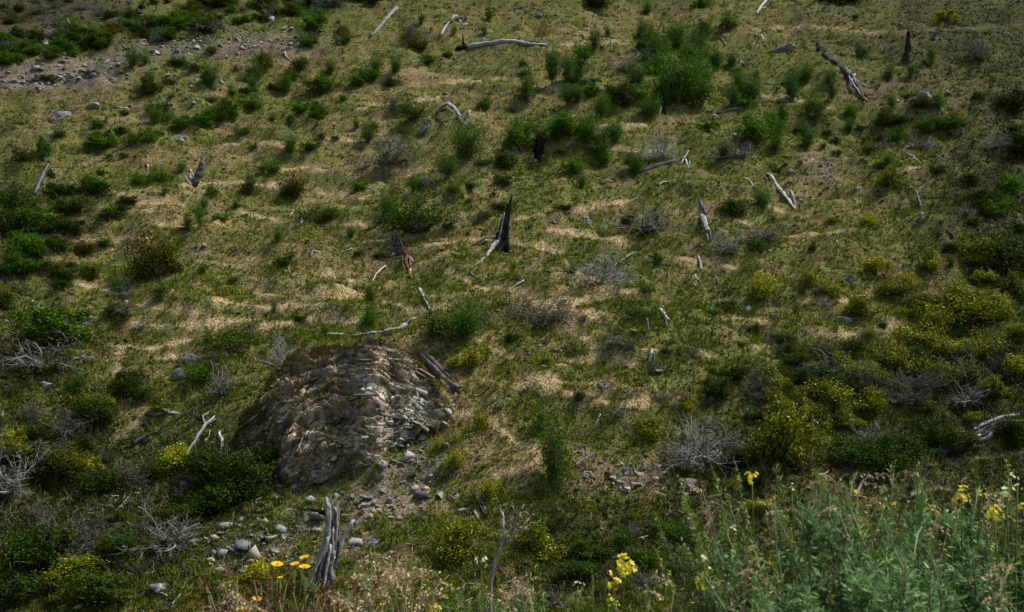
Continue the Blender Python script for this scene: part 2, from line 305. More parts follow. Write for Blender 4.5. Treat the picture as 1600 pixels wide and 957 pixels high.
# low herbs and heath between the grass: little domes of leaves
def herbs(n, seed, sel, pal, s0, s1, L, name, p=1.5, lf=.022):
    x, y, z, px, py, r = scatter(n, 25.5, 115, p, seed)
    fld = cover(x, y, z); pr = sel(*fld, px, py, x, y)
    k = (r.random(len(x)) < pr) & ~in_crag(px, py, -3); x, y, z = x[k], y[k], z[k]; m = len(x)
    s = s0 + (s1 - s0) * r.random(m) ** 2.2
    pal = np.array(pal); pc = pal[r.integers(0, len(pal), m)] * (r.random((m, 1)) * .5 + .75)
    d = unit(r.normal(size=(m, L, 3))); d[..., 2] = np.abs(d[..., 2])
    rad = (.55 + .5 * r.random((m, L, 1)))
    P = np.stack([x, y, z], 1)[:, None] + d * s[:, None, None] * rad * np.array([1, 1, .75])
    nrm = unit(d + r.normal(size=(m, L, 3)) * .6); a = unit(np.cross(nrm, r.normal(size=(m, L, 3)))); b = np.cross(nrm, a)
    sz = (lf * (.7 + .8 * r.random((m, L, 1)))) * (.6 + y[:, None, None] / 80)
    V = np.stack([P - a * sz, P + b * sz * .7, P + a * sz * 1.3, P - b * sz * .7], 2).reshape(-1, 3)
    q = np.arange(len(V)).reshape(-1, 4)
    cc = np.repeat((pc[:, None] * (r.random((m, L, 1)) * .5 + .75)).reshape(-1, 3), 4, 0)
    obj(name, mesh_np(name, V, q, cc, False, M_leaf), kind='stuff')
herbs(15000, 31, lambda dry, green, dark, soil, grav, path, px, py, x, y: .12 + .6 * green - .3 * dry - .5 * grav - 2 * path, [[.05,.11,.012],[.08,.13,.018],[.035,.07,.012]], .08, .40, 26, 'low_herbs')
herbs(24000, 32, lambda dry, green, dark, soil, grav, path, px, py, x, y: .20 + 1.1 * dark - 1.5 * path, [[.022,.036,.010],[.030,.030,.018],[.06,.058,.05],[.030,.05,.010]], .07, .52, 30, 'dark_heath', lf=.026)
herbs(8000, 33, lambda dry, green, dark, soil, grav, path, px, py, x, y: .12 + .2 * dry + .2 * dark - 1.5 * path, [[.14,.115,.10],[.10,.085,.08],[.17,.15,.13]], .08, .3, 22, 'grey_brush', lf=.02)
# dead twigs and straws lying about
def twigs(n, seed):
    x, y, z, px, py, r = scatter(n, 26, 110, 1.5, seed); k = ~in_crag(px, py); x, y, z = x[k], y[k], z[k]; m = len(x)
    L = .05 + .32 * r.random(m) ** 4; a = r.random(m) * 2 * PI; dx, dy = np.cos(a) * L, np.sin(a) * L
    p0 = np.stack([x, y, z + .05], 1); p1 = np.stack([x + dx, y + dy, H(x + dx, y + dy) + .06 + .12 * r.random(m)], 1)
    wd = (.007 + .016 * r.random(m) ** 2)[:, None]; side = perp(p1 - p0, np.array([0, 0, 1.])) * wd; up = np.array([0, 0, 1.]) * wd
    V = np.stack([p0 - side, p0 + side, p0 + up * 1.5, p1 - side * .5, p1 + side * .5, p1 + up], 1).reshape(-1, 3)
    f = np.array([[0, 1, 4], [0, 4, 3], [1, 2, 5], [1, 5, 4], [2, 0, 3], [2, 3, 5]]); F = (f[None] + 6 * np.arange(m)[:, None, None]).reshape(-1, 3)
    c = np.array([[.42, .39, .35], [.30, .26, .2], [.36, .28, .17]])[r.integers(0, 3, m)] * (r.random((m, 1)) * .5 + .7)
    obj('fallen_twigs', mesh_np('fallen_twigs', V, F, np.repeat(c, 6, 0), False, M_wood), kind='stuff')
twigs(8000, 41)
# loose stones of the scree
ICO_V = []; 
def ico(sub=1):
    import bmesh
    bm = bmesh.new(); bmesh.ops.create_icosphere(bm, subdivisions=sub, radius=1)
    V = np.array([v.co[:] for v in bm.verts]); F = np.array([[v.index for v in f.verts] for f in bm.faces]); bm.free(); return V, F
I1V, I1F = ico(1); I2V, I2F = ico(2); I3V, I3F = ico(3); I4V, I4F = ico(4)
def chips(n, seed, sel, s0, s1, pal, name, p=1.5):
    x, y, z, px, py, r = scatter(n, 25.5, 115, p, seed); pr = sel(*cover(x, y, z), px, py); k = r.random(len(x)) < pr; x, y, z = x[k], y[k], z[k]; m = len(x)
    s = s0 + (s1 - s0) * r.random(m) ** 3
    bv = I1V[None] * (1 + .45 * np.clip(r.normal(size=(m, len(I1V), 1)), -1.4, 1.8)) * np.stack([np.ones(m), .6 + .5 * r.random(m), .3 + .45 * r.random(m)], 1)[:, None] * s[:, None, None]
    a = r.random(m) * 2 * PI; ca, sa = np.cos(a)[:, None], np.sin(a)[:, None]
    V = np.stack([bv[..., 0] * ca - bv[..., 1] * sa + x[:, None], bv[..., 0] * sa + bv[..., 1] * ca + y[:, None], bv[..., 2] + .45 * bv[..., 1] * 0 + z[:, None] + .02 + .25 * s[:, None]], -1).reshape(-1, 3)
    F = (I1F[None] + len(I1V) * np.arange(m)[:, None, None]).reshape(-1, 3)
    c = np.array(pal)[r.integers(0, len(pal), m)] * (r.random((m, 1)) * .6 + .6)
    obj(name, mesh_np(name, V, F, np.repeat(c, len(I1V), 0), False, M_rock), kind='stuff')
PALR = [[.27,.235,.20],[.20,.17,.15],[.15,.135,.14],[.33,.26,.18],[.17,.175,.185],[.27,.25,.225]]
chips(38000, 51, lambda dry, green, dark, soil, grav, path, px, py: np.clip(grav * 1.0 - .15, 0, .9), .02, .14, PALR, 'scree_stones')
chips(34000, 53, lambda dry, green, dark, soil, grav, path, px, py: np.clip(grav * 1.3 - .15, 0, .95), .04, .24, PALR + [[.32,.28,.225]], 'crest_stones', p=-.2)
chips(9000, 54, lambda dry, green, dark, soil, grav, path, px, py: np.clip(.9 * blobs(px, py, [(40, 20, 170, 50, 1), (300, 60, 260, 60, .35), (1290, 270, 60, 40, .9), (1440, 150, 90, 40, .6), (250, 160, 200, 60, .3), (990, 740, 80, 40, .9)]), 0, .9), .03, .17, PALR[1:3] + [[.16,.12,.10],[.24,.2,.17]], 'rubble', p=.6)
chips(5000, 52, lambda dry, green, dark, soil, grav, path, px, py: .10 + 0 * px, .03, .13, PALR, 'scattered_stones')
# ---------------------------------------------------------------- shrub prototypes (unit width, origin at the base)
def leaves(bag, P, N, L, W, cols, r):
    n = len(P); a = unit(np.cross(N, r.normal(size=(n, 3)))); b = unit(np.cross(N, a))
    L = L * (r.random((n, 1)) * .7 + .65); W = W * (r.random((n, 1)) * .6 + .7)
    V = np.stack([P, P + a * L * .5 + b * W * .5, P + a * L, P + a * L * .5 - b * W * .5], 1).reshape(-1, 3)
    i = np.arange(n)[:, None] * 4
    F = np.concatenate([i + np.array([0, 1, 2]), i + np.array([0, 2, 3])]); bag.add(V, F, np.repeat(cols, 4, 0))
def tube(bag, P, R, sides=5, col=(.2, .2, .2), r=None, groove=0.0, jag=0.0, ring_cols=None, char=None):
    P = np.asarray(P, float); n = len(P); R = np.broadcast_to(np.asarray(R, float), (n,))
    T = unit(np.gradient(P, axis=0)); ref = np.array([.13, .21, .97]) if abs(T[0, 2]) < .9 else np.array([1., .1, 0])
    a = unit(np.cross(T, ref)); b = np.cross(T, a); th = np.arange(sides) / sides * 2 * PI
    g = np.ones(sides) if not groove else 1 + groove * (r.random(sides) * 2 - 1)
    wob = 1 if not groove else 1 + groove * .4 * (r.random((n, sides)) * 2 - 1)
    rr = R[:, None] * g[None] * wob
    V = P[:, None] + (a[:, None] * np.cos(th)[None, :, None] + b[:, None] * np.sin(th)[None, :, None]) * rr[..., None]
    if jag:
        V[-1] += T[-1] * (r.random((sides, 1)) ** 1.5 * jag); V[0] -= T[0] * (r.random((sides, 1)) * jag * .4)
    V = V.reshape(-1, 3); F = []
    for i in range(n - 1):
        for j in range(sides):
            k = (j + 1) % sides; p, q, s, t = i * sides + j, i * sides + k, (i + 1) * sides + k, (i + 1) * sides + j
            F += [[p, q, s], [p, s, t]]
    V = np.concatenate([V, P[:1], P[-1:]]); e = len(V)
    for j in range(sides):
        k = (j + 1) % sides; F += [[k, j, e - 2], [(n - 1) * sides + j, (n - 1) * sides + k, e - 1]]
    col = np.asarray(col, float)
    cc = np.tile(col, (n * sides, 1)).reshape(n, sides, 3)
    if ring_cols is not None: cc = cc * ring_cols[None, :, None]
    if char is not None:
        cc = cc * (1 - char[..., None]) + np.array([.012, .011, .011]) * char[..., None]
    cc = cc.reshape(-1, 3); bag.add(V, F, np.concatenate([cc, cc[:1], cc[-sides:][:1]]))
def palcols(pal, n, r, amt=.3):
    return np.array(pal)[r.integers(0, len(pal), n)] * (1 - amt + 2 * amt * r.random((n, 1)))
def bush(seed, pal, n=2600, leaf=.034, hz=.8, nclump=16, tip=None, tipn=0, spread=.85, low=.05, asp=.55, rs=.5):
    r = np.random.default_rng(seed); bag = Bag()
    d = unit(r.normal(size=(nclump, 3))); d[:, 2] = np.abs(d[:, 2]) * 1.0
    c = d * np.array([.5, .5, hz]) * (r.random((nclump, 1)) ** .4 * spread * .82); c[:, 2] += low + .02
    c *= (.72 + .5 * r.random((nclump, 1))); rc = (.07 + .15 * r.random(nclump) ** 1.3) * (1 + .3 * (1 - c[:, 2] / hz))
    k = r.integers(0, nclump, n); dd = unit(r.normal(size=(n, 3)) + np.array([0, 0, .35])); rad = rs + (1.1 - rs) * r.random((n, 1)) ** .6
    P = c[k] + dd * rc[k][:, None] * rad * np.array([1, 1, .85]); P[:, 2] = np.maximum(P[:, 2], -.02 + .04 * r.random(n))
    N = unit(dd + .7 * r.normal(size=(n, 3)))
    ct = (.8 + .4 * r.random((nclump, 1))); cols = palcols(pal, n, r) * ct[k]
    leaves(bag, P, N, leaf, leaf * asp, cols, r)
    sb = Bag()
    for i in range(26):                                      # loose shoots that break the outline
        q = c[r.integers(0, nclump)]; e = unit(q * np.array([1, 1, .6]) + r.normal(size=3) * .3 + np.array([0, 0, .35])); l = .14 + .2 * r.random(); t = r.random((34, 1)) ** .7
        tube(sb, [q, q + e * l], [.005, .002], 3, (.15, .12, .09)); X = q + e * l * t + r.normal(size=(34, 3)) * .012
        leaves(bag, X, unit(r.normal(size=(34, 3)) + e), leaf * .8, leaf * asp * .8, palcols(pal, 34, r), r)
    m = bag.mesh('foliage', M_leaf)
    for i in range(nclump):
        p0 = np.array([r.normal() * .05, r.normal() * .05, -.04]); mid = c[i] * np.array([.45, .45, .55]) + r.normal(size=3) * .02
        tube(sb, [p0, mid, c[i]], [.014, .009, .004], 4, (.13, .10, .08))
    parts = [('stems', sb.mesh('stems', M_bark)), ('foliage', m)]
    if tipn:
        fb = Bag(); k = r.integers(0, nclump, tipn); dd = unit(r.normal(size=(tipn, 3)) + np.array([0, 0, 1.1]))
        P = c[k] + dd * rc[k][:, None] * (1.0 + .18 * r.random((tipn, 1)))
        leaves(fb, P, unit(dd + .5 * r.normal(size=(tipn, 3))), leaf * .7, leaf * .6, palcols(tip, tipn, r, .2), r)
        parts.append(('blossom', fb.mesh('blossom', M_petal)))
    return parts
def sapling(seed, pal, nst=7, n=1500, leaf=.04, hz=1.7, loose=.16, fan=.33):
    r = np.random.default_rng(seed); sb = Bag(); Ps = []; Ds = []
    for i in range(nst):
        a = r.random() * 2 * PI; f = fan * (.25 + .75 * r.random()) if i else .03; h = hz * (1 if i == 0 else .45 + .5 * r.random())
        t = np.linspace(0, 1, 7)[:, None]
        P = np.concatenate([np.cos(a) * f * t ** 1.2, np.sin(a) * f * t ** 1.2, h * t], 1) + r.normal(size=(7, 3)) * .012 * t
        tube(sb, P, np.linspace(.012, .003, 7), 4, (.15, .12, .09)); Ps.append(P)
        for j in range(9):
            q = .15 + .8 * r.random(); b0 = P[0] * (1 - q) + P[-1] * q; b0 = np.array([np.interp(q, t[:, 0], P[:, k]) for k in range(3)])
            a2 = r.random() * 2 * PI; l = .22 * (1.1 - q) + .06; e = b0 + np.array([np.cos(a2) * l, np.sin(a2) * l, l * .8])
            tube(sb, [b0, e], [.005, .002], 3, (.15, .12, .09)); Ps.append(np.stack([b0 * (1 - s) + e * s for s in np.linspace(0, 1, 7)]))
    A = np.concatenate([p[1:] for p in Ps]); k = r.integers(0, len(A), n)
    P = A[k] + r.normal(size=(n, 3)) * loose * .33 * np.array([1, 1, 1.0]); P[:, 2] = np.abs(P[:, 2])
    bag = Bag(); N = unit(r.normal(size=(n, 3)) + np.array([0, 0, .6])); leaves(bag, P, N, leaf, leaf * .6, palcols(pal, n, r, .35), r)
    return [('stems', sb.mesh('stems', M_bark)), ('foliage', bag.mesh('foliage', M_leaf))]
def deadbush(seed, col, nb=16, hz=.7, droop=.1, fol=None, nf=0, thick=.016, kids=7, wid=.55):
    r = np.random.default_rng(seed); mb = Bag(); tb = Bag(); tips = []
    col = np.array(col)
    for i in range(nb):
        a = r.random() * 2 * PI; el = .15 + 1.1 * r.random(); L = (.35 + .3 * r.random()) * wid / .55
        d = np.array([np.cos(a) * np.cos(el), np.sin(a) * np.cos(el), np.sin(el) * hz * 1.35]); P = [np.array([r.normal() * .05, r.normal() * .05, 0.0])]
        for s in range(6):
            d = unit(d + r.normal(size=3) * .28 + np.array([0, 0, -droop * s * .1])); P.append(P[-1] + d * L / 5.5)
        P = np.array(P); P[:, 2] = np.maximum(P[:, 2], 0.01)
        tube(mb, P, np.linspace(thick, thick * .25, 7) * (.6 + .6 * r.random()), 4, col * (.75 + .5 * r.random()))
        for j in range(kids):
            s = r.integers(1, 6); p = P[s]; e = unit(d + r.normal(size=3) * .9 + np.array([0, 0, .25])); l = L * (.15 + .35 * r.random())
            q1 = p + e * l * .5; q2 = q1 + unit(e + r.normal(size=3) * .5) * l * .5
            tube(tb, [p, q1, q2], [thick * .3, thick * .22, thick * .1], 3, col * (.75 + .5 * r.random())); tips.append(q2)
            for _ in range(3):
                q3 = (q1 if r.random() < .5 else q2) + unit(e + r.normal(size=3) * .9) * l * .4
                tube(tb, [q1 if r.random() < .5 else q2, q3], [thick * .18, thick * .08], 3, col * (.75 + .6 * r.random())); tips.append(q3)
    parts = [('branches', mb.mesh('branches', M_wood)), ('small_twigs', tb.mesh('twigs', M_wood))]
    if nf:
        bag = Bag(); A = np.array(tips) * .9; k = r.integers(0, len(A), nf); P = A[k] * (.35 + .65 * r.random((nf, 1)) ** .5) + r.normal(size=(nf, 3)) * .03; P[:, 2] = np.abs(P[:, 2])
        leaves(bag, P, unit(r.normal(size=(nf, 3)) + np.array([0, 0, .7])), .035, .02, palcols(fol, nf, r), r); parts.append(('foliage', bag.mesh('foliage', M_leaf)))
    return parts
dk = [[.024,.046,.009],[.018,.036,.008],[.036,.062,.012],[.045,.06,.016]]
br = [[.058,.125,.014],[.044,.10,.012],[.08,.155,.018],[.03,.066,.009]]
yl = [[.22,.23,.012],[.15,.17,.010],[.32,.29,.015],[.075,.10,.010]]
ydk = [[.09,.115,.009],[.13,.145,.010],[.18,.17,.012],[.05,.07,.010]]
bw = [[.075,.065,.02],[.05,.07,.018],[.10,.07,.025],[.04,.062,.014]]
ht = [[.085,.08,.07],[.06,.06,.045],[.11,.10,.10],[.05,.055,.03]]
lo = [[.055,.12,.02],[.065,.13,.02],[.04,.085,.018],[.08,.135,.035]]
yt = [[.55,.48,.05],[.45,.42,.06],[.60,.56,.16]]; wt = [[.48,.42,.12],[.42,.36,.06],[.34,.30,.05]]
PROTO = {}
for i in range(3):
    s = 100 + i * 13
    PROTO['D', i] = bush(s, dk, 3800, .042, .75, 18 + 3 * i)
    PROTO['G', i] = bush(s + 1, br, 3600, .044, .85, 17 + 3 * i, rs=.35)
    PROTO['Y', i] = bush(s + 2, yl, 2200, .046, .62, 13 + 3 * i, tip=yt, tipn=260, rs=.55)
    PROTO['K', i] = bush(s + 3, ydk, 3600, .042, .72, 20 + 3 * i, tip=wt, tipn=220)
    PROTO['B', i] = bush(s + 4, bw, 4600, .042, .8, 24, rs=.4)
    PROTO['H', i] = bush(s + 5, ht, 2000, .040, .5, 16, asp=.22, rs=.3)
    PROTO['M', i] = bush(s + 6, br + dk + ydk[:1], 2600, .034, .26, 26, rs=.5)
    PROTO['S', i] = sapling(s + 7, br, n=2200, leaf=.048)
    PROTO['L', i] = sapling(s + 8, lo, 15, 4200, .042, 1.15, .26, .5)
    PROTO['T', i] = deadbush(s + 9, (.18, .168, .16), 20, .6, fol=ht + dk, nf=700)
    PROTO['P', i] = deadbush(s + 10, (.28, .265, .26), 22, .5, kids=12, thick=.013)
KIND = {'D': ('dark_shrub', 'dark green dense shrub', 'shrub', 'dark green shrubs on the slope'), 'G': ('leafy_bush', 'bright green leafy bush', 'bush', 'bright green bushes on the slope'),
 'Y': ('flowering_shrub', 'yellow-green flowering shrub', 'shrub', 'yellow flowering shrubs'), 'K': ('speckled_shrub', 'olive green shrub speckled with pale blossom', 'shrub', 'speckled olive shrubs'),
 'B': ('brown_bush', 'brownish green bush', 'bush', 'brownish bushes'), 'H': ('heath_clump', 'grey heathery clump', 'heath', 'grey heath clumps'), 'M': ('low_mat_shrub', 'low spreading green mat shrub', 'shrub', 'low mat shrubs'),
 'S': ('young_sapling', 'upright green sapling', 'sapling', 'young saplings'), 'L': ('loose_bush', 'loose wispy green bush', 'bush', 'wispy green bushes'),
 'T': ('twiggy_shrub', 'half-dead twiggy grey shrub', 'shrub', 'twiggy grey shrubs'), 'P': ('dead_shrub', 'bare silver-grey dead shrub', 'dead shrub', 'bare dead shrubs')}
HZ = {'D': .88, 'G': .98, 'Y': .74, 'K': .85, 'B': .93, 'H': .6, 'M': .38, 'S': 1.72, 'L': 1.2, 'T': .62, 'P': .6}
WD = {'S': .85, 'L': 1.15}
# kind, x of the middle, y of the foot, width, height: photo pixels turned into ground points
SHR = [l.split() for l in """D 234 147 38 36|G 152 234 50 44|G 177 231 22 28|G 66 246 26 40|D 38 252 34 28|D 93 216 20 20|G 205 229 26 30|G 233 222 32 32|G 285 202 38 28|G 318 199 42 38|G 352 186 46 44|G 390 172 38 30|D 321 53 38 34
B 410 110 38 40|M 252 285 46 18|G 216 291 28 24|G 148 302 62 30|D 93 311 46 36|D 28 347 64 66|M 115 328 70 20|S 283 272 14 24|D 388 305 28 38|G 490 50 56 42|G 483 73 30 26|D 467 112 28 30|G 505 148 54 38|G 495 187 28 36|G 453 195 22 22|B 534 60 30 28|G 557 135 34 22|G 582 128 44 28
B 650 82 36 36|G 670 102 26 24|S 657 41 14 24|S 763 33 18 26|S 757 57 14 20|T 612 256 78 46|G 757 173 26 26|L 730 248 64 54|G 812 236 50 62|D 790 263 64 32|D 785 292 34 26|B 460 309 40 44|G 424 272 32 26|H 615 175 56 24|M 645 186 64 20|H 640 62 44 28|M 650 362 130 34|L 605 348 34 48
D 935 11 50 20|S 1012 24 20 28|G 1095 13 30 24|S 950 59 14 22|L 863 132 32 62|L 888 131 28 52|S 1012 84 14 24|S 1048 62 16 22|G 1100 57 28 36|G 1140 47 32 34|T 980 112 56 26|T 1010 99 44 22|L 1060 168 88 86|G 1050 142 50 48|L 1078 168 60 70|L 1035 100 30 46|D 965 164 54 46|D 900 137 38 26|G 928 152 22 28
G 886 213 72 40|G 900 274 40 38|L 995 275 34 44|G 1183 224 56 54|G 1105 206 32 32|P 1030 247 50 34|T 1150 247 56 36|S 1275 196 34 56|L 1238 160 30 50|S 1300 158 22 40|G 1345 92 24 28|S 1455 107 26 40|H 1530 94 62 32|Y 1480 34 40 24|D 1310 7 80 20|D 1585 175 60 50|D 1595 244 56 50|G 1400 226 32 34
D 1405 198 26 22|M 1442 206 30 18|D 1352 226 18 18|D 1466 272 22 22|D 1518 290 34 24|G 1580 304 52 42|D 1525 318 66 28|S 1468 174 28 36|L 1192 328 30 34|D 1395 288 30 26|L 1355 245 26 24|B 243 434 84 78|B 132 400 42 32|S 313 358 20 46|S 292 364 22 32|D 142 438 34 30|S 250 472 26 34|G 75 535 124 78
T 82 578 116 60|D 30 374 76 60|G 36 400 66 44|D 8 484 34 40|D 120 614 34 30|D 200 608 66 40|M 320 594 64 26|T 350 614 66 42|M 362 548 90 34|D 445 415 38 26|S 578 474 22 34|G 579 507 32 32|L 728 532 56 60|M 700 530 90 40|Y 740 574 44 34|Y 712 575 26 22|Y 592 543 18 26|P 437 572 44 46|T 1005 366 94 50
P 935 444 88 50|T 1140 397 54 38|D 1150 338 54 36|G 1027 414 18 26|Y 1195 473 50 56|H 845 515 110 44|H 745 505 60 26|T 1190 378 66 36|G 1185 392 26 30|Y 1360 352 30 22|Y 1305 348 30 16|Y 1365 430 48 34|K 1453 423 44 36|K 1520 404 58 54|D 1572 425 100 74|Y 1268 450 32 38|Y 1298 464 38 30|K 1345 493 56 36
Y 1420 452 32 30|K 1490 505 96 66|K 1440 488 56 40|K 1545 502 76 50|K 1458 528 52 54|K 1540 562 70 54|K 1590 464 52 40|K 1402 583 66 54|K 1288 636 90 52|K 1222 726 104 108|K 1252 655 52 50|K 1015 686 54 44|Y 1073 648 30 22|H 1340 604 66 40|H 1400 612 64 34|H 1450 614 64 38|H 1510 606 74 48|H 1562 596 54 44
D 1118 628 44 50|D 1330 730 90 58|D 1385 740 80 54|D 1420 718 66 54|D 1460 694 64 52|D 1500 704 60 44|P 1100 722 96 66|T 1075 735 110 50|T 1130 700 70 40|D 1180 762 36 44|L 868 774 54 108|Y 715 730 36 34|Y 752 670 32 36|Y 765 778 38 36|Y 684 704 20 22|K 712 880 84 78|K 718 965 108 82|K 842 876 84 60|Y 138 738 52 32
Y 275 729 54 42|Y 25 694 34 30|P 12 774 84 64|D 335 745 90 54|D 380 766 104 76|D 418 726 60 52|D 350 800 90 54|T 262 852 100 56|D 60 884 130 84|D 150 940 120 60|H 100 862 86 52|H 100 688 86 44|H 160 660 60 30|D 130 706 34 40|Y 402 912 64 40|D 300 810 70 44|D 240 745 50 38|D 20 940 90 60
H 1290 560 60 26|D 1250 600 50 30|H 1190 610 56 30|D 1230 540 50 24|H 1080 560 50 22|D 1590 700 60 60|D 590 405 22 16|S 428 490 14 24|S 508 530 20 28|D 780 330 30 16|G 700 90 20 18|B 330 85 20 16|D 140 120 30 14|D 75 128 30 14|G 330 305 24 18|G 345 345 24 16|M 500 350 70 20|M 1000 500 60 20
D 930 870 60 30|M 1010 885 70 26|M 1060 850 60 24|M 975 850 50 20|D 900 905 70 40|D 1080 905 60 40|Y 1178 800 50 22|L 650 300 26 22|D 880 330 36 14|G 540 70 26 20|L 1015 190 40 36|L 960 225 34 34|G 1000 160 30 34|L 1120 110 34 40|L 1260 130 26 34|L 1330 190 28 30|D 980 350 30 20|G 1220 190 22 26|L 700 280 40 40""".replace('\n', '|').split('|')]
def add_shrub(k, px, py, wpx, hpx, lab):
    p = hit(px, py); s = wpx / ppm(p[1]) * 1.32; hz = hpx / ppm(p[1]) / cp * 1.15
    r = np.random.default_rng(int(px * 7 + py * 13)); v = int(r.integers(0, 3))
    nm, _, cat, grp = KIND[k]
    root = bpy.data.objects.new(nm, None); C.objects.link(root); root.location = p - np.array([0, 0, .03]); root.empty_display_size = .2
    root.rotation_euler = (r.normal() * .04, r.normal() * .04, r.random() * 2 * PI)
    sx = s / WD.get(k, 1.0); root.scale = (sx * (.93 + .14 * r.random()), sx * (.93 + .14 * r.random()), hz / HZ[k])
    root['label'] = lab; root['category'] = cat; root['group'] = grp
    for n, me in PROTO[k, v]:
        o = obj(n, me, root)
        if n in ('small_twigs', 'foliage', 'blossom'): o['kind'] = 'stuff'
    return root
# far-off bushes in the green band beyond the crest and odd small saplings
AVOID = [(779,392,12),(785,74,70),(600,50,22),(705,60,30),(705,185,24),(664,200,10),(306,288,14),(66,300,14),(842,250,12),(1034,185,10),(1155,175,34),(1035,266,34),(1320,150,44),(1298,108,30),(1285,92,20),(1416,98,8),(1225,325,26),(1102,375,12),(625,430,24),(664,486,14),(590,528,60),(684,606,36),(1037,508,12),(942,610,14),(915,746,24),(505,915,30),(255,690,56),(250,650,30),(312,712,28),(345,712,10),(195,799,18),(1550,690,56),(1496,708,40),(1330,765,36),(750,810,20),(1221,80,32),(1083,770,28),(298,590,30),(71,606,20),(250,924,26),(935,444,46),(612,256,40)]
rr = np.random.default_rng(5); extra = []
for i in range(150):
    x = rr.uniform(0, 620); y0 = np.interp(x, [0, 120, 230, 350, 440, 540, 640], [112, 88, 72, 46, 30, 12, 2]); y = y0 - abs(rr.normal()) * 26 - 1
    if x < 190 and y < 30: y = y0 - rr.uniform(0, 30)
    if y < 0: continue
    w_ = rr.uniform(22, 46); extra.append([rr.choice(['D', 'G', 'D', 'G', 'B', 'T']), x, y, w_, w_ * .6])
for (x0, x1, y0, y1, n_, ks, a_, b_) in ((0, 440, 600, 945, 90, 'DDDBDKTHHH', 32, 84), (1150, 1600, 540, 735, 40, 'DDKTHK', 30, 66), (850, 1110, 800, 945, 14, 'DTKM', 26, 54), (1380, 1600, 150, 420, 22, 'DDGKT', 24, 52), (1000, 1340, 90, 260, 26, 'LLGDS', 16, 34), (0, 200, 300, 560, 16, 'DGTB', 22, 46), (0, 110, 310, 440, 16, 'DDG', 38, 66), (270, 440, 700, 815, 18, 'DDDH', 40, 72), (1400, 1600, 400, 590, 20, 'KKYD', 34, 62), (1180, 1330, 560, 730, 10, 'KKD', 36, 60), (150, 620, 100, 200, 14, 'GDL', 20, 36), (950, 1300, 430, 640, 26, 'HTHDM', 20, 44), (150, 640, 100, 250, 30, 'GDLHM', 14, 30), (0, 340, 2, 60, 44, 'HDTHB', 14, 34), (990, 1200, 60, 215, 24, 'LSLGL', 18, 42), (810, 960, 80, 300, 22, 'LGSLM', 18, 40), (560, 830, 250, 360, 12, 'GLHM', 18, 34), (1230, 1480, 120, 240, 18, 'SLGD', 14, 28)):
    for i in range(n_):
        x, y = rr.uniform(x0, x1), rr.uniform(y0, y1)
        if in_crag(np.array([x]), np.array([y]), -20)[0] or in_crag(np.array([x]), np.array([y - 30.]), -12)[0] or (x > 250 and x < 560 and y > 790) or abs(x - 320) < 50 and 640 < y < 760 or 200 < x < 310 and 640 < y < 745: continue
        k = rr.choice(list(ks)); w_ = rr.uniform(a_, b_)
        if any(abs(x - ax) < aw + w_ * .6 and -6 < y - ay < w_ * .8 + 4 for ax, ay, aw in AVOID): continue
        extra.append([k, x, y, w_, w_ * {'S': 1.4, 'L': 1.2, 'M': .4, 'H': .5}.get(k, .62)])
cells = []
while len(cells) < 64:
    x, y = rr.uniform(20, 1580), rr.uniform(15, 690)
    if in_crag(np.array([x]), np.array([y]), -25)[0] or np.interp(x, [0, 350, 640], [125, 60, 8]) > y: continue
    if min([math.hypot(x - float(s[1]), y - float(s[2])) for s in SHR] + [math.hypot(x - a, y - b) for a, b in cells]) < 24: continue
    cells.append((x, y)); sc_ = .55 + y / 900; k = rr.choice(list('GDHSTMBLD')) if x < 1150 else rr.choice(list('DHKTMDL'))
    w_ = rr.uniform(13, 24) * sc_; extra.append([k, x, y, w_ * (1.6 if k in 'M' else 1), w_ * {'S': 1.5, 'L': 1.1, 'M': .5}.get(k, .75)])
# ---------------------------------------------------------------- labels that point to one thing: look + findable neighbour
LAND = [(785,370,'the charred standing stump'),(545,640,'the layered rock outcrop'),(785,70,'the long fallen trunk high up'),(935,425,'the bare dead shrub in mid slope'),(1095,700,'the sprawling dead shrub above the pale boulder'),
 (515,860,'the tall splintered stump'),(1221,72,'the flat grey boulder'),(1417,75,'the blackened post'),(1555,670,'the bundle of split timber'),(705,175,'the arched log'),(640,415,'the rotten red wood'),
 (307,270,'the knotted root stump'),(65,280,'the leaning dark log'),(1320,115,'the long broken trunk'),(1036,160,'the thin burnt spar'),(1222,300,'the forked white branch'),(255,665,'the twin dark logs'),
 (120,110,'the stony crest'),(243,400,'the brown-green bush by itself'),(75,505,'the big bright dome bush'),(20,750,'the pale dead shrub at the picture edge'),(600,35,'the straight grey log'),(420,25,'the crest boulder'),
 (1103,350,'the splintered pale log'),(1290,265,'the bare scree patch'),(1040,490,'the pale driftwood piece'),(740,560,'the yellow bush beside the outcrop'),(1195,450,'the yellow shrub on its own'),(1490,480,'the largest olive thicket'),
 (315,690,'the forked bleached branches'),(842,235,'the small burnt stump'),(710,850,'the big speckled bush at the slope foot'),(1083,755,'the pale boulder'),(1440,145,'the slumped earth bank'),(612,235,'the round twiggy shrub'),
 (660,470,'the split white log'),(590,515,'the rooted log over the outcrop'),(1060,130,'the tall green thicket'),(1183,200,'the round bright bush'),(1380,745,'the bare track'),(225,90,'the dark crag on the crest'),(20,30,'the brown far slope'),
 (460,290,'the lone upright bush'),(886,195,'the flat bright bush'),(1395,560,'the blossoming clump above the heath'),(1530,80,'the silvery heath cushion'),(1585,150,'the dark bush at the picture edge')]
USED = {}
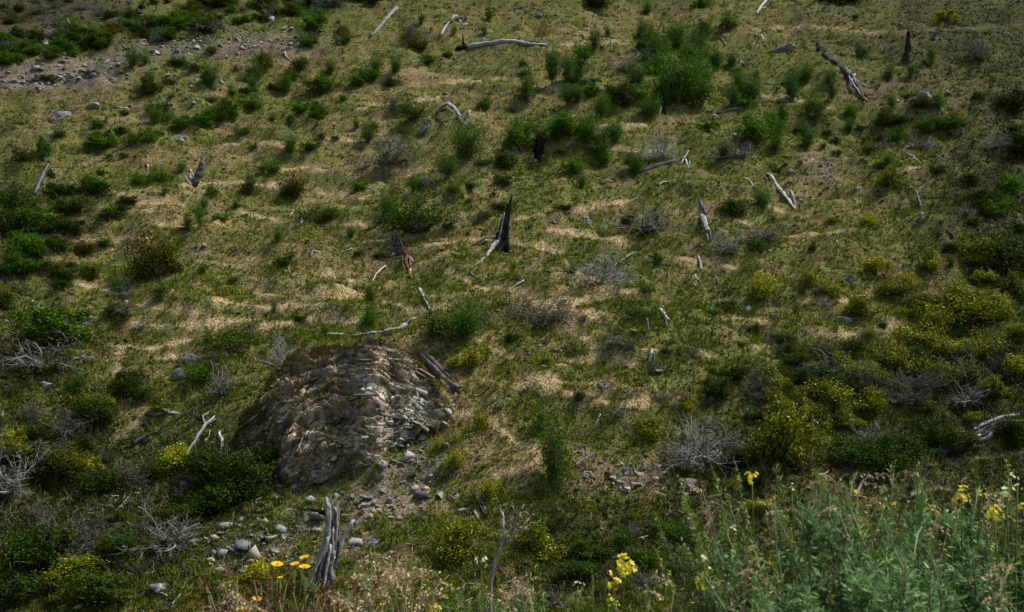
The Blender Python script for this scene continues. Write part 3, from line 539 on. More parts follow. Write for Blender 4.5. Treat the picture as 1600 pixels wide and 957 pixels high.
def rel(px, py, lx, ly, d):
    dx, dy = px - lx, py - ly
    far = 'right' if d < 50 else ('a little' if d < 105 else 'well')
    if abs(dx) > 2.2 * abs(dy): return {'right': 'close ', 'a little': '', 'well': 'far '}[far] + 'to the ' + ('right' if dx > 0 else 'left') + ' of'
    ud = 'below' if dy > 0 else 'above'
    if abs(dy) > 2.2 * abs(dx): return {'right': 'right ', 'a little': 'a little ', 'well': 'well '}[far] + ud
    return {'right': 'just ', 'a little': '', 'well': 'well '}[far] + ud + ' and ' + ('right' if dx > 0 else 'left') + ' of'
def autolabel(desc, px, py, size=''):
    L = sorted((math.hypot(px - a, (py - b) * 1.3), a, b, t) for a, b, t in LAND)
    L = [l for l in L if l[0] > 12]
    for l in L[:9]:
        t = f"{size} {desc} {rel(px, py, l[1], l[2], l[0])} {l[3]}".strip()
        if t not in USED and len(t.split()) <= 16: USED[t] = 1; return t
    for i in range(5):
        for j in range(i + 1, 6):
            t = f"{size} {desc} between {L[i][3]} and {L[j][3]}".strip()
            if t not in USED and len(t.split()) <= 16: USED[t] = 1; return t
    for o_ in ('the lower', 'the upper', 'another'):
        for l in L[:6]:
            t = f"{o_} {size} {desc.split(' speckled')[0]} {rel(px, py, l[1], l[2], l[0])} {l[3]}"
            if t not in USED and len(t.split()) <= 16: USED[t] = 1; return t
    t = f"{desc} near {L[0][3]}"; USED[t] = 1; return t
SP = {(612,256): 'round twiggy grey shrub standing alone in dry grass above mid slope', (243,434): 'large brown-green bush standing by itself on the open slope', (75,535): 'big bright green dome-shaped bush above a dark twiggy one',
 (935,444): 'bare silvery dead shrub lying like a heap of twigs in mid slope', (1100,722): 'large sprawling bare dead shrub just above the pale boulder', (1222,726): 'largest olive shrub, beside the sprawling dead shrub',
 (712,880): 'tall speckled olive bush at the slope foot beside bare stony ground', (718,965): 'lowest speckled olive bush, partly behind the foreground stalks', (1183,224): 'round bright green bush with a dense crown beyond the log',
 (12,774): 'pale bare dead shrub cut off by the picture edge low down', (740,574): 'yellow-green bush in full bloom beside the rock outcrop', (1490,505): 'largest olive green shrub of the flowering thicket'}
def size_word(w_, y): 
    m = w_ / ppm(y); return 'tiny' if m < .55 else 'small' if m < .95 else 'medium' if m < 1.6 else 'large' if m < 2.6 else 'very large'
for s in SHR + extra:
    k = s[0]; px, py, w_, h_ = [float(v) for v in s[1:]]
    if py > 960: continue
    p = hit(px, py)
    lab = SP.get((int(px), int(py))) or autolabel(KIND[k][1], px, py - h_ * .4, size_word(w_, p[1]))
    add_shrub(k, px, py, w_ * 1.0, h_ * 1.0, lab)
# ---------------------------------------------------------------- dead wood
WCOL = {'w': (.40, .385, .375), 'g': (.24, .225, .22), 'd': (.10, .09, .085), 'c': (.014, .013, .013), 'r': (.17, .092, .066), 'b': (.19, .155, .13)}
def smoothpts(P, n):
    P = np.asarray(P, float); s = np.r_[0, np.cumsum(np.linalg.norm(np.diff(P, axis=0), axis=1))]; t = np.linspace(0, s[-1], n)
    return np.stack([np.interp(t, s, P[:, i]) for i in range(3)], 1)
def limb(root, org, name, pts, r0, r1, col, mode, r, char=0, y0=None, sides=9, wob=.12, jag=None):
    """pts: photo pixels (x, y[, lift in px]); mode lie = on the ground, stand = rises from the first point, towards the viewer or away by 4th value"""
    W = []; base = hit(pts[0][0], pts[0][1]) if y0 is None else None; yb = base[1] if y0 is None else y0
    for q in pts:
        lift = q[2] if len(q) > 2 else 0
        if mode == 'lie': g = hit(q[0], q[1] + lift); W.append(g + np.array([0, 0, (lift + r0 * .55) / ppm(g[1])]))
        else: W.append(atdepth(q[0], q[1], yb + (q[3] if len(q) > 3 else 0)))
    n = max(7, 4 * len(W)); P = smoothpts(W, n)
    if mode == 'lie':                                       # rests on the humps and bridges the hollows between its ends
        Q = smoothpts(np.array([[q[0], q[1], q[2] if len(q) > 2 else 0] for q in pts], float), n); h0, h1 = hit(*Q[0, :2]), hit(*Q[-1, :2])
        for i_ in range(n):
            yl_ = h0[1] + (h1[1] - h0[1]) * i_ / (n - 1); g = hit(Q[i_, 0], Q[i_, 1]); y_ = min(g[1], yl_) - .05; P[i_] = atdepth(Q[i_, 0], Q[i_, 1], y_); P[i_, 2] += .25 * r0 / ppm(y_)
        P[1:-1, 1] = (P[:-2, 1] + P[1:-1, 1] * 2 + P[2:, 1]) / 4; W[0] = P[0].copy()
    sc_ = 1 / ppm(yb if mode != 'lie' else W[0][1])
    R = np.linspace(r0, r1, n) * sc_ * (.84 if mode == 'lie' else 1); R = R * (1 + .18 * (r.random(n) * 2 - 1))
    P = P + r.normal(size=P.shape) * R[:, None] * wob; P[0] = W[0]
    if mode == 'stand' and y0 is None: P[0, 2] -= R[0] * .8
    rc = np.where(r.random(sides) < .3, .25, .7) + .6 * r.random(sides)
    ch = None
    if char: ch = np.clip(char * 1.4 * (.5 + .9 * fbm(np.arange(n)[:, None] * .35 + r.random() * 50, np.arange(sides)[None] * .8, 2, 3) + .25), 0, 1)
    b = Bag(); tube(b, P - org, R, sides, WCOL[col], r, .32, (jag if jag is not None else 2.2) * R[-1] + .6 * R[0], rc, ch)
    return obj(name, b.mesh(name, M_wood), root)
SN = 0
def snag(name, cat, label, org_px, limbs, group='dead logs and stumps on the slope'):
    global SN; SN += 1
    r = np.random.default_rng(900 + SN); org = hit(*org_px)
    root = bpy.data.objects.new(name, None); C.objects.link(root); root.location = org; root.empty_display_size = .2
    root['label'] = label; root['category'] = cat; root['group'] = group
    for L in limbs:
        nm, pts, r0, r1, col, mode = L[:6]; kw = L[6] if len(L) > 6 else {}
        limb(root, org, nm, pts, r0, r1, col, mode, r, **kw)
    return root
yb = hit(779, 392)[1]
snag('charred_stump', 'stump', 'tall charred pointed stump with bleached roots standing in mid slope', (779, 392), [
    ('trunk', [(779,394),(782,375),(788,350),(794,328),(799,309)], 10.5, 1.4, 'c', 'stand', dict(sides=12, jag=1, wob=.03)),
    ('splinter', [(792,392),(791,370),(793,350),(796,330)], 5, 1.4, 'c', 'stand', dict(y0=yb, wob=.03)), ('splinter', [(775,392),(780,372),(784,352),(788,334)], 1.8, .8, 'g', 'stand', dict(y0=yb - .25)),
    ('splinter', [(786,392),(789,370),(793,350)], 4, 1, 'c', 'stand', dict(y0=yb + .1)),
    ('root', [(776,378,0,-.2),(766,392,0,-.5),(760,403,0,-.9)], 3.6, 1.8, 'w', 'stand', dict(y0=yb)),
    ('root', [(757,404),(748,412),(736,420)], 3, 1, 'g', 'lie'), ('root', [(778,372),(760,372),(745,380),(738,384)], 2.6, 1, 'g', 'lie'), ('root', [(784,386,2),(792,390),(798,397)], 4, 1.2, 'd', 'lie', dict(char=.6))])
snag('fallen_log', 'log', 'long bleached fallen trunk with a blackened butt high on the slope', (735, 76), [
    ('trunk', [(731,75),(745,71),(765,69),(785,65),(805,66),(828,70),(852,71)], 5.2, 2.8, 'w', 'lie', dict(sides=10)), ('branch', [(815,66),(835,66),(845,70)], 2.4, 1, 'g', 'lie'),
    ('burnt_butt', [(716,78),(724,76),(733,74)], 5, 4, 'c', 'lie'), ('snapped_branch', [(725,76),(724,64),(723,56)], 2, .8, 'c', 'stand')])
snag('straight_log', 'log', 'straight grey log slanting up the slope near the crest', (580, 57), [('trunk', [(579,58),(590,46),(604,30),(619,14)], 3, 4, 'g', 'lie', dict(sides=10)), ('splinter', [(612,18),(622,14)], 2, 1, 'w', 'lie')])
snag('branch_tangle', 'branches', 'tangle of broken grey branches above the long fallen trunk', (705, 45), [('branch', [(689,57),(697,42),(710,26)], 3.4, 2, 'w', 'lie'), ('branch', [(697,40),(712,30),(722,28)], 3.6, 2, 'd', 'lie'), ('branch', [(712,26),(722,40),(730,38)], 2.8, 1.6, 'g', 'lie'), ('branch', [(680,26),(690,23),(697,26)], 2.2, 1, 'g', 'lie'), ('branch', [(728,30),(740,22),(750,16)], 2, 1, 'b', 'lie'), ('branch', [(720,46),(728,38,3)], 2, 1, 'd', 'lie')])
snag('arched_log', 'log', 'arched grey log bent like a bow in the dry grass', (705, 180), [('trunk', [(683,178),(690,167,3),(700,163,5),(709,169,4),(718,182)], 3.2, 3.4, 'w', 'lie', dict(char=.35)), ('splinter', [(686,174),(698,171)], 2.6, 1.4, 'd', 'lie')])
snag('wood_chunk', 'log', 'short bleached upright chunk at the end of the arched log', (725, 198), [('trunk', [(724,199),(727,188),(732,177)], 4.5, 2.5, 'w', 'stand', dict(char=.3)), ('splinter', [(721,192),(718,184)], 2, 1, 'w', 'stand')])
snag('wood_chunk', 'log', 'grey flaking chunk of wood below and left of the arched log', (660, 205), [('trunk', [(658,207),(664,197),(670,187)], 5, 2.8, 'g', 'stand', dict(char=.3))])
yb = hit(306, 288)[1]
snag('root_stump', 'stump', 'knotted pale root stump on the left slope', (306, 288), [('trunk', [(304,289),(308,278),(313,264),(316,254)], 6, 4, 'b', 'stand', dict(char=.4)), ('root', [(302,287),(296,276),(298,268)], 3.2, 1.4, 'w', 'stand'), ('root', [(306,284),(312,286),(316,288)], 3, 1.2, 'w', 'lie'), ('root', [(298,289),(292,282),(291,278)], 3, 1, 'w', 'stand'), ('branch', [(310,272),(318,262),(318,256)], 3, 1.5, 'g', 'stand', dict(y0=yb - .2)), ('root', [(304,280),(298,266)], 2.5, 1, 'w', 'stand', dict(y0=yb - .2))])
snag('dark_log', 'log', 'dark grey straight log leaning down the far left slope', (55, 303), [('trunk', [(55,304),(60,290),(68,274),(75,259)], 3.6, 3.2, 'g', 'lie', dict(char=.45, sides=10)), ('splinter', [(56,300),(62,292)], 2, 1, 'w', 'lie')])
snag('burnt_stump', 'stump', 'small burnt black stump with a pale root beside a green bush', (841, 246), [('trunk', [(842,247),(842,232),(844,220)], 8.5, 5, 'c', 'stand', dict(sides=11, jag=2)), ('splinter', [(838,244),(840,228),(842,222)], 3, 1, 'c', 'stand'), ('root', [(840,232,0,-.2),(835,240,0,-.3),(831,247,0,-.4)], 3, 1.5, 'g', 'stand')])
snag('pale_branch', 'branch', 'short pale branch lying just below the small burnt stump', (842, 252), [('branch', [(834,253),(842,251),(850,243)], 2.8, 1.2, 'w', 'lie')])
yb = hit(1036, 176)[1]
snag('burnt_spar', 'stump', 'thin blackened upright spar in the green thicket', (1036, 176), [('trunk', [(1037,177),(1037,160),(1036,145),(1036,130)], 3.4, .8, 'c', 'stand'), ('splinter', [(1024,190,0,-.5),(1029,180,0,-.3),(1033,168,0,-.1)], 3, 1.4, 'w', 'stand', dict(y0=yb))])
snag('half_hidden_log', 'log', 'dark log lying across the slope beside the round bright bush', (1150, 172), [('trunk', [(1120,178),(1148,172),(1168,164),(1186,154)], 2.8, 2.2, 'd', 'lie'), ('branch', [(1172,162),(1190,165)], 1.6, 1, 'w', 'lie')])
snag('fallen_log', 'log', 'pale log with a burnt end below the bare branches at centre right', (1030, 262), [('trunk', [(1004,269),(1014,264),(1032,258),(1055,252)], 3, 2.8, 'g', 'lie', dict(char=.3)), ('branch', [(1012,262),(1015,252)], 2, .8, 'c', 'stand'), ('branch', [(1063,258),(1070,246),(1076,236)], 1.8, .8, 'w', 'lie'), ('branch', [(1070,246),(1076,264)], 1.8, 1, 'w', 'lie')])
snag('broken_log', 'log', 'long dark trunk broken into pale splinters at its lower end', (1320, 112), [('trunk', [(1279,68),(1284,82),(1296,94),(1312,104),(1324,118)], 5, 3.6, 'd', 'lie', dict(char=.6, sides=10)), ('branch', [(1268,64),(1278,66)], 1.6, 1, 'b', 'lie'),
    ('splinter', [(1322,108),(1330,128),(1346,150),(1356,158)], 3.2, 1.4, 'g', 'lie'), ('splinter', [(1326,112),(1338,126),(1352,136)], 2.4, 1, 'w', 'lie'), ('splinter', [(1336,116,3),(1330,128,3),(1324,138)], 1.7, 1, 'w', 'lie'), ('splinter', [(1334,122,4),(1342,138,2),(1345,146)], 1.8, 1, 'w', 'lie'), ('branch', [(1302,98),(1306,88,4)], 2, 1, 'g', 'lie'), ('splinter', [(1338,130),(1346,144),(1350,156)], 3.4, 1.6, 'd', 'lie')])
snag('blackened_post', 'stump', 'blackened standing post high on the right slope', (1413, 97), [('trunk', [(1414,98),(1417,84),(1419,68),(1421,50)], 5, 3, 'd', 'stand', dict(char=.75, sides=10)), ('root', [(1414,94),(1409,99)], 2.4, 1.4, 'g', 'lie'), ('root', [(1417,94),(1424,98)], 2, 1, 'd', 'lie')])
snag('forked_branch', 'branch', 'forked bleached white branch above the yellow shrub', (1225, 305), [('branch', [(1199,272),(1206,276),(1212,288),(1224,303),(1242,328)], 2, 3.2, 'w', 'lie'), ('branch', [(1236,300),(1240,312),(1243,324)], 2.6, 1.6, 'w', 'lie'), ('branch', [(1206,276),(1212,273)], 2, 1, 'g', 'lie')])
snag('splintered_log', 'log', 'pale splintered log pointing down the slope right of centre', (1101, 345), [('trunk', [(1094,310),(1097,322),(1102,334)], 2, 3.4, 'w', 'lie', dict(char=.4)), ('trunk', [(1097,338),(1101,350),(1106,362)], 4.2, 3.8, 'w', 'lie'), ('splinter', [(1104,358),(1107,378)], 2.6, 1, 'w', 'lie'), ('splinter', [(1109,358),(1111,376)], 2, 1, 'g', 'lie'), ('splinter', [(1108,350),(1113,344)], 1.5, .8, 'w', 'lie')])
snag('bleached_stick', 'branch', 'bleached stick just below the splintered pale log', (1095, 412), [('branch', [(1092,402),(1095,413),(1096,422)], 1.6, 2.4, 'w', 'lie')])
snag('rotten_root', 'stump', 'flaky pinkish rotten root plate above the red decayed wood', (620, 395), [('root_plate', [(622,394),(620,384),(617,370)], 6, 4, 'b', 'stand', dict(char=.5, sides=12)), ('splinter', [(617,396),(615,382),(613,369)], 2.6, 1.4, 'r', 'stand'), ('splinter', [(624,396),(623,384),(620,368)], 2.6, 1.6, 'b', 'stand'), ('splinter', [(630,396),(627,386),(623,374)], 3, 1.4, 'r', 'stand'), ('splinter', [(613,394),(612,380),(611,370)], 3, 1, 'b', 'stand'), ('splinter', [(628,396),(628,384),(624,374)], 3, 1, 'g', 'stand'), ('chunk', [(612,401),(617,398)], 5, 4, 'w', 'lie')])
snag('rotten_red_wood', 'log', 'crumbling rust-red rotten wood lying in mid slope', (637, 420), [('trunk', [(636,399),(634,410),(638,422),(640,434)], 3.6, 2, 'r', 'lie', dict(sides=13, char=.4)), ('splinter', [(630,404),(630,414),(634,426)], 2.4, 1.4, 'b', 'lie'), ('splinter', [(641,402),(641,414),(644,426)], 2.4, 1.2, 'r', 'lie'), ('splinter', [(640,404),(646,410)], 3, 2, 'w', 'lie'), ('splinter', [(632,404),(628,402),(618,404)], 2, 1, 'g', 'lie'), ('splinter', [(641,422),(642,432)], 2, 1, 'w', 'lie')])
snag('white_stick', 'branch', 'thin curved white stick left of the rotten red wood', (592, 430), [('branch', [(582,440),(588,428),(596,420),(603,416)], 1.4, 1.6, 'w', 'lie')])
snag('split_log', 'log', 'split white log with two prongs in mid slope', (664, 470), [('trunk', [(656,453),(660,462),(666,474),(673,488)], 3.2, 1.6, 'w', 'lie'), ('splinter', [(659,452),(663,460),(668,468)], 1.8, 1.4, 'g', 'lie'), ('splinter', [(643,449),(650,455)], 1.8, 1, 'w', 'lie'), ('splinter', [(660,470),(666,480),(670,486)], 1.6, .8, 'd', 'lie')])
snag('rooted_log', 'log', 'long bleached log with a dark upturned end above the outcrop', (600, 521), [('trunk', [(552,525),(575,522),(598,520),(618,515),(636,508),(644,502)], 1.8, 5.4, 'w', 'lie', dict(char=.2, sides=10)), ('root', [(640,506,2),(645,500,2),(650,492,2)], 4, 1.2, 'd', 'lie', dict(char=.6)), ('splinter', [(588,522),(596,512,2),(600,512)], 2.4, 1.2, 'd', 'lie'), ('splinter', [(600,524),(618,521),(632,516)], 3, 1.6, 'd', 'lie', dict(char=.6))])
snag('antler_branch', 'branch', 'knobbly pale branch lying on the outcrop rim, left of the long log', (512, 527), [('branch', [(504,526),(515,523),(535,523)], 2.4, 1.5, 'w', 'lie'), ('knot', [(505,531),(504,524,3)], 4, 3, 'g', 'stand')])
snag('weathered_slab_log', 'log', 'thick fibrous grey log slanting down beside the outcrop', (680, 590), [('trunk', [(656,556),(668,568),(684,584),(700,600),(712,610)], 6, 7, 'b', 'lie', dict(sides=18, char=.45)), ('splinter', [(650,562),(664,578),(682,600)], 2.5, 2, 'g', 'lie'), ('splinter', [(660,552),(676,562),(696,584)], 2.6, 2.2, 'g', 'lie'), ('splinter', [(672,582),(690,598),(700,612)], 2.6, 1.6, 'd', 'lie'), ('splinter', [(664,566,5),(684,582,5),(704,602,4)], 2.2, 2, 'g', 'lie'), ('splinter', [(664,552),(684,572),(708,596),(718,606)], 4, 3, 'b', 'lie', dict(char=.3)), ('splinter', [(690,596),(702,608),(706,614)], 3, 1, 'g', 'lie')])
snag('leaning_stick', 'branch', 'short grey stick below and right of the charred stump', (844, 410), [('branch', [(841,418),(845,404),(850,393)], 2.6, 2, 'g', 'lie')])
snag('slanting_stick', 'branch', 'thin pale slanting stick between the charred and split logs', (806, 448), [('branch', [(794,456),(806,446),(817,440)], 1.2, 1.8, 'w', 'lie')])
snag('broken_branch', 'branch', 'broken branch poking out beside the bare dead shrub', (980, 404), [('branch', [(969,409),(976,404),(984,398),(992,394)], 1.6, 2.8, 'g', 'lie')])
snag('pale_driftwood', 'log', 'pale weathered wood piece with a long tail below the dead shrub', (1037, 490), [('trunk', [(1031,485),(1036,492),(1041,499)], 3.4, 4.2, 'w', 'lie'), ('tail', [(1028,468),(1033,476),(1037,486)], 1.2, 2, 'g', 'lie'), ('splinter', [(1040,498),(1043,514)], 2, 1, 'b', 'lie')])
snag('small_post', 'branch', 'small upright grey stick left of the pale driftwood', (1012, 519), [('branch', [(1014,520),(1012,510),(1011,500)], 2, 1.4, 'g', 'stand')])
snag('split_stub', 'stump', 'tiny split grey stub above the dry grass patch', (1017, 562), [('trunk', [(1016,563),(1018,551)], 3, 2.4, 'w', 'stand'), ('splinter', [(1021,562),(1022,553)], 2, 1.4, 'g', 'stand')])
snag('curled_branch', 'branch', 'curled pale wood fragment in the dry grass right of the outcrop', (942, 605), [('branch', [(935,602),(940,598,3),(950,596,2),(957,599)], 2, 1.4, 'g', 'lie'), ('chunk', [(938,603),(944,608)], 3.6, 2.4, 'w', 'lie'), ('branch', [(942,612),(950,600)], 1.4, 1, 'w', 'lie')])
snag('short_stick', 'branch', 'short leaning stick below the curled pale wood fragment', (983, 616), [('branch', [(980,619),(988,609)], 2, 1.5, 'g', 'lie')])
snag('white_stick', 'branch', 'short white stick above the wispy bush at the slope foot', (934, 656), [('branch', [(929,666),(934,657),(938,648)], 1.5, 1.8, 'w', 'lie')])
snag('wood_tangle', 'branches', 'small silvery knot of wood left of the sprawling dead shrub', (918, 743), [('branch', [(912,746),(913,738,3),(922,738),(930,748)], 1.8, 1.4, 'w', 'lie'), ('branch', [(914,748),(924,742)], 2, 1, 'g', 'lie'), ('branch', [(915,740),(920,748)], 1.4, 1, 'w', 'lie')])
snag('grey_branch', 'branch', 'forked grey branch above the small silvery knot of wood', (910, 722), [('branch', [(899,729),(908,722),(920,714),(928,709)], 2, 2, 'g', 'lie'), ('branch', [(896,718),(902,726)], 1.4, 1, 'w', 'lie')])
yb = hit(502, 914)[1]
snag('tall_splintered_stump', 'stump', 'tall splintered grey stump with fanned fibres at the slope foot', (502, 914), [
    ('trunk', [(503,914),(510,885),(517,850),(520,815),(518,790)], 9, 8.5, 'b', 'stand', dict(sides=18, char=.5, jag=1.6)),
    ('splinter', [(491,905),(498,880),(508,850),(513,815),(511,784)], 4.5, 3, 'w', 'stand', dict(y0=yb - .3)), ('splinter', [(500,912),(507,885),(515,855)], 4, 3, 'd', 'stand', dict(y0=yb - .35)),
    ('splinter', [(509,918),(512,892),(519,860),(519,830)], 4, 3, 'g', 'stand', dict(y0=yb - .32)), ('splinter', [(516,902),(524,875),(530,850),(528,800)], 4.5, 3, 'b', 'stand', dict(y0=yb - .2, char=.5)),
    ('splinter', [(497,900),(506,872),(514,840),(516,805),(514,788)], 3, 2.4, 'w', 'stand', dict(y0=yb - .4)), ('splinter', [(506,920),(509,900),(513,880),(517,856)], 2.6, 2, 'w', 'stand', dict(y0=yb - .5)), ('splinter', [(495,912),(499,896),(508,866)], 2.6, 2, 'g', 'stand', dict(y0=yb - .5)), ('splinter', [(518,880),(524,850),(526,820),(524,796)], 3, 2.2, 'g', 'stand', dict(y0=yb - .3)), ('splinter', [(516,898),(527,872),(531,848)], 3, 2, 'd', 'stand', dict(y0=yb - .35)), ('branch', [(520,888),(529,862),(538,836),(551,815)], 3.4, 1.8, 'w', 'stand', dict(y0=yb - .15)),
    ('splinter', [(517,882),(523,872)], 2.2, 1.6, 'w', 'stand', dict(y0=yb - .5)), ('root', [(483,914),(490,894),(502,868),(512,842)], 3.2, 2.4, 'w', 'stand', dict(y0=yb - .55)), ('root', [(520,908),(516,890),(522,864)], 3, 2, 'g', 'stand', dict(y0=yb - .45)), ('splinter', [(489,910),(493,898),(500,884)], 3, 3, 'b', 'stand', dict(y0=yb - .4)), ('branch', [(511,804),(498,799),(486,797)], 4, 2, 'c', 'stand', dict(y0=yb)), ('branch', [(528,806),(534,800)], 3, 2, 'c', 'stand', dict(y0=yb))])
snag('twin_log', 'log', 'long dark weathered log lying up the hollow below left of outcrop', (255, 668), [('trunk', [(209,694),(232,680),(252,668),(278,654),(303,640)], 3.4, 3.8, 'd', 'lie', dict(char=.5, sides=12)), ('splinter', [(240,672),(262,664)], 2.6, 2, 'w', 'lie')])
snag('twin_log', 'log', 'shorter log with a pale fork just above the long dark log', (250, 650), [('trunk', [(234,650),(250,650),(262,645)], 4, 3, 'd', 'lie'), ('branch', [(254,640),(264,645),(278,647)], 2.4, 2, 'w', 'lie')])
snag('bleached_branches', 'branch', 'forked bleached branch hanging down the grassy bank', (312, 690), [('branch', [(290,712),(302,694),(312,678),(322,664),(334,655)], 2, 3, 'w', 'lie'), ('branch', [(320,690),(327,682),(328,674)], 1.6, 1.4, 'w', 'lie'), ('branch', [(320,664),(316,650),(326,646)], 2, 2, 'w', 'lie'), ('branch', [(306,692),(308,678)], 1.6, 1, 'g', 'lie')])
snag('hooked_branch', 'branch', 'hooked bleached branch beside the rock outcrop foot', (345, 694), [('branch', [(344,712),(346,700),(347,688),(342,680,2),(343,676)], 2, 2.8, 'w', 'lie')])
snag('thin_dead_branch', 'branch', 'thin forked dead branch in the dark lower left hollow', (195, 785), [('branch', [(180,799),(191,790),(202,776),(206,764)], 1.8, 2.2, 'g', 'lie'), ('branch', [(190,790),(193,798)], 1.4, 1, 'g', 'lie')])
snag('dry_twig', 'branch', 'dry grey twig above the low boulder at lower left', (216, 880), [('branch', [(214,888),(218,876),(223,864)], 1.6, 1.2, 'g', 'lie'), ('branch', [(218,886),(232,884),(246,884)], 1.2, .8, 'b', 'lie')])
yb = hit(1500, 708)[1]
snag('dark_log', 'log', 'dark log with a forked pale tip lying on the track edge', (1495, 708), [('trunk', [(1468,711),(1482,707),(1500,702),(1522,700)], 4.2, 5, 'g', 'lie', dict(char=.4, sides=10)), ('branch', [(1476,706),(1470,704),(1469,698)], 1.8, 1, 'w', 'lie'), ('branch', [(1498,712),(1514,708)], 1.6, 1, 'g', 'lie')])
snag('split_timber', 'log', 'bundle of long silvery split timbers fanned on the right slope', (1545, 680), [('strand', [(1520,674),(1540,662),(1565,653),(1589,649)], 3.6, 3.8, 'w', 'lie'), ('strand', [(1522,680),(1542,668),(1568,659),(1600,658)], 3, 2.8, 'g', 'lie'), ('strand', [(1522,684),(1545,674,2),(1560,668,2)], 3.4, 3, 'd', 'lie', dict(char=.3)), ('strand', [(1526,684),(1545,676),(1562,665)], 3.6, 3.4, 'w', 'lie'), ('strand', [(1530,690),(1545,684),(1552,676)], 3, 3, 'g', 'lie'), ('strand', [(1519,676),(1534,665),(1556,655)], 2.4, 2.4, 'w', 'lie')])
snag('gnarled_branch', 'branch', 'gnarled silvery branch left of the bare track', (1320, 755), [('branch', [(1317,764),(1312,752),(1318,743),(1326,742)], 2.2, 2, 'w', 'lie'), ('branch', [(1310,724),(1318,732),(1326,734)], 2, 2.4, 'g', 'lie')])
snag('gnarled_branch', 'branch', 'second gnarled silvery branch touching the bare track', (1348, 755), [('branch', [(1340,770),(1346,756),(1354,748),(1362,742)], 3, 2, 'w', 'lie'), ('branch', [(1343,762),(1352,752),(1356,744)], 2.4, 1.4, 'd', 'lie')])
snag('pale_hook_branch', 'branch', 'thin pale hooked branch beyond the flowering foreground bush', (1288, 740), [('branch', [(1278,743),(1288,742),(1295,736),(1290,732)], 1.5, 1.4, 'w', 'lie')])
snag('white_branch', 'branch', 'zigzag white branch near the top right of the thicket', (1190, 12), [('branch', [(1182,22),(1188,12),(1196,2)], 2.2, 1.6, 'w', 'lie'), ('branch', [(1188,14),(1196,12)], 1.6, 1, 'w', 'lie')])
snag('split_plank_log', 'log', 'dark splintered stake among the stones at the slope foot', (758, 812), [('trunk', [(738,770),(746,782),(752,795),(758,806)], 3.4, 2.4, 'd', 'lie', dict(char=.4)), ('splinter', [(744,766),(754,788),(760,800)], 2, 1.4, 'g', 'lie'), ('splinter', [(741,800),(748,812)], 2.4, 1.4, 'w', 'lie')])
snag('tiny_branch', 'branch', 'tiny white branch on the open slope below the burnt stump', (952, 284), [('branch', [(939,287),(948,281),(958,285)], 1.6, 1, 'w', 'lie')])
snag('tiny_branch', 'branch', 'tiny pale curved branch right of the small white one', (1036, 286), [('branch', [(1029,290),(1036,285),(1044,284)], 1.6, 1, 'w', 'lie')])
snag('tiny_branch', 'branch', 'pale crooked twig left of the forked white branch', (1172, 284), [('branch', [(1164,279),(1172,283),(1177,292)], 1.4, 1, 'w', 'lie')])
snag('bare_twig', 'branch', 'dark branch lying across the right slope below the slumped bank', (1425, 240), [('branch', [(1410,238),(1416,230),(1440,228),(1452,221)], 1.4, 1.2, 'g', 'lie'), ('branch', [(1418,240),(1430,248),(1440,258)], 1.2, 1.6, 'w', 'lie')])
snag('standing_stick', 'branch', 'thin pale standing stick on the right slope', (1436, 322), [('branch', [(1438,322),(1435,312),(1432,300)], 2.2, 1.4, 'g', 'stand'), ('branch', [(1441,344),(1440,334)], 2.4, 1.4, 'w', 'stand')])
snag('pale_roots', 'branch', 'cluster of pale roots left of the flat grey boulder', (1186, 62), [('branch', [(1180,54),(1188,58),(1196,62)], 1.6, 1.4, 'w', 'lie'), ('branch', [(1190,56),(1194,66)], 1.6, 1, 'w', 'lie'), ('branch', [(1174,74),(1179,68)], 1.5, 1, 'w', 'lie')])
snag('fallen_twig', 'branch', 'forked twig among saplings left of the round bright bush', (1160, 98), [('branch', [(1148,88),(1150,98),(1160,100),(1170,95)], 1.2, 1.4, 'g', 'lie'), ('branch', [(1158,96),(1164,102)], 1.6, 1, 'w', 'lie')])
snag('white_chip', 'wood', 'flat white upright wood chip on the green slope', (918, 352), [('chip', [(918,354),(917,348),(918,341)], 5, 2.4, 'w', 'stand', dict(sides=5, jag=.5)), ('twig', [(920,343),(927,336)], 1, .6, 'g', 'stand')])
snag('far_white_branch', 'branch', 'bleached branch on the far brown slope beyond the crest', (110, 46), [('branch', [(111,47),(109,40),(106,31)], 2.6, 1.2, 'w', 'stand'), ('branch', [(108,36),(118,33)], 1.2, .8, 'g', 'stand')])
snag('far_log', 'branch', 'pale log pieces in the dark green band beyond the crest', (217, 24), [('branch', [(210,24),(222,24)], 1.8, 1.4, 'w', 'lie'), ('branch', [(216,14),(218,18)], 1.6, 1, 'w', 'lie')])
snag('far_burnt_stake', 'stump', 'short burnt stake on the far brown slope', (67, 62), [('stake', [(67,63),(67,50)], 2, 1.6, 'c', 'stand')])
snag('root_knot', 'branch', 'twisted bleached root on top of the rock outcrop', (544, 552), [('root', [(530,550),(540,546,3),(548,551)], 2.6, 2, 'w', 'lie'), ('root', [(536,548),(542,541,3),(552,547,2)], 2, 1.6, 'g', 'lie'), ('root', [(538,554),(546,543,4)], 1.8, 1.4, 'w', 'lie')])
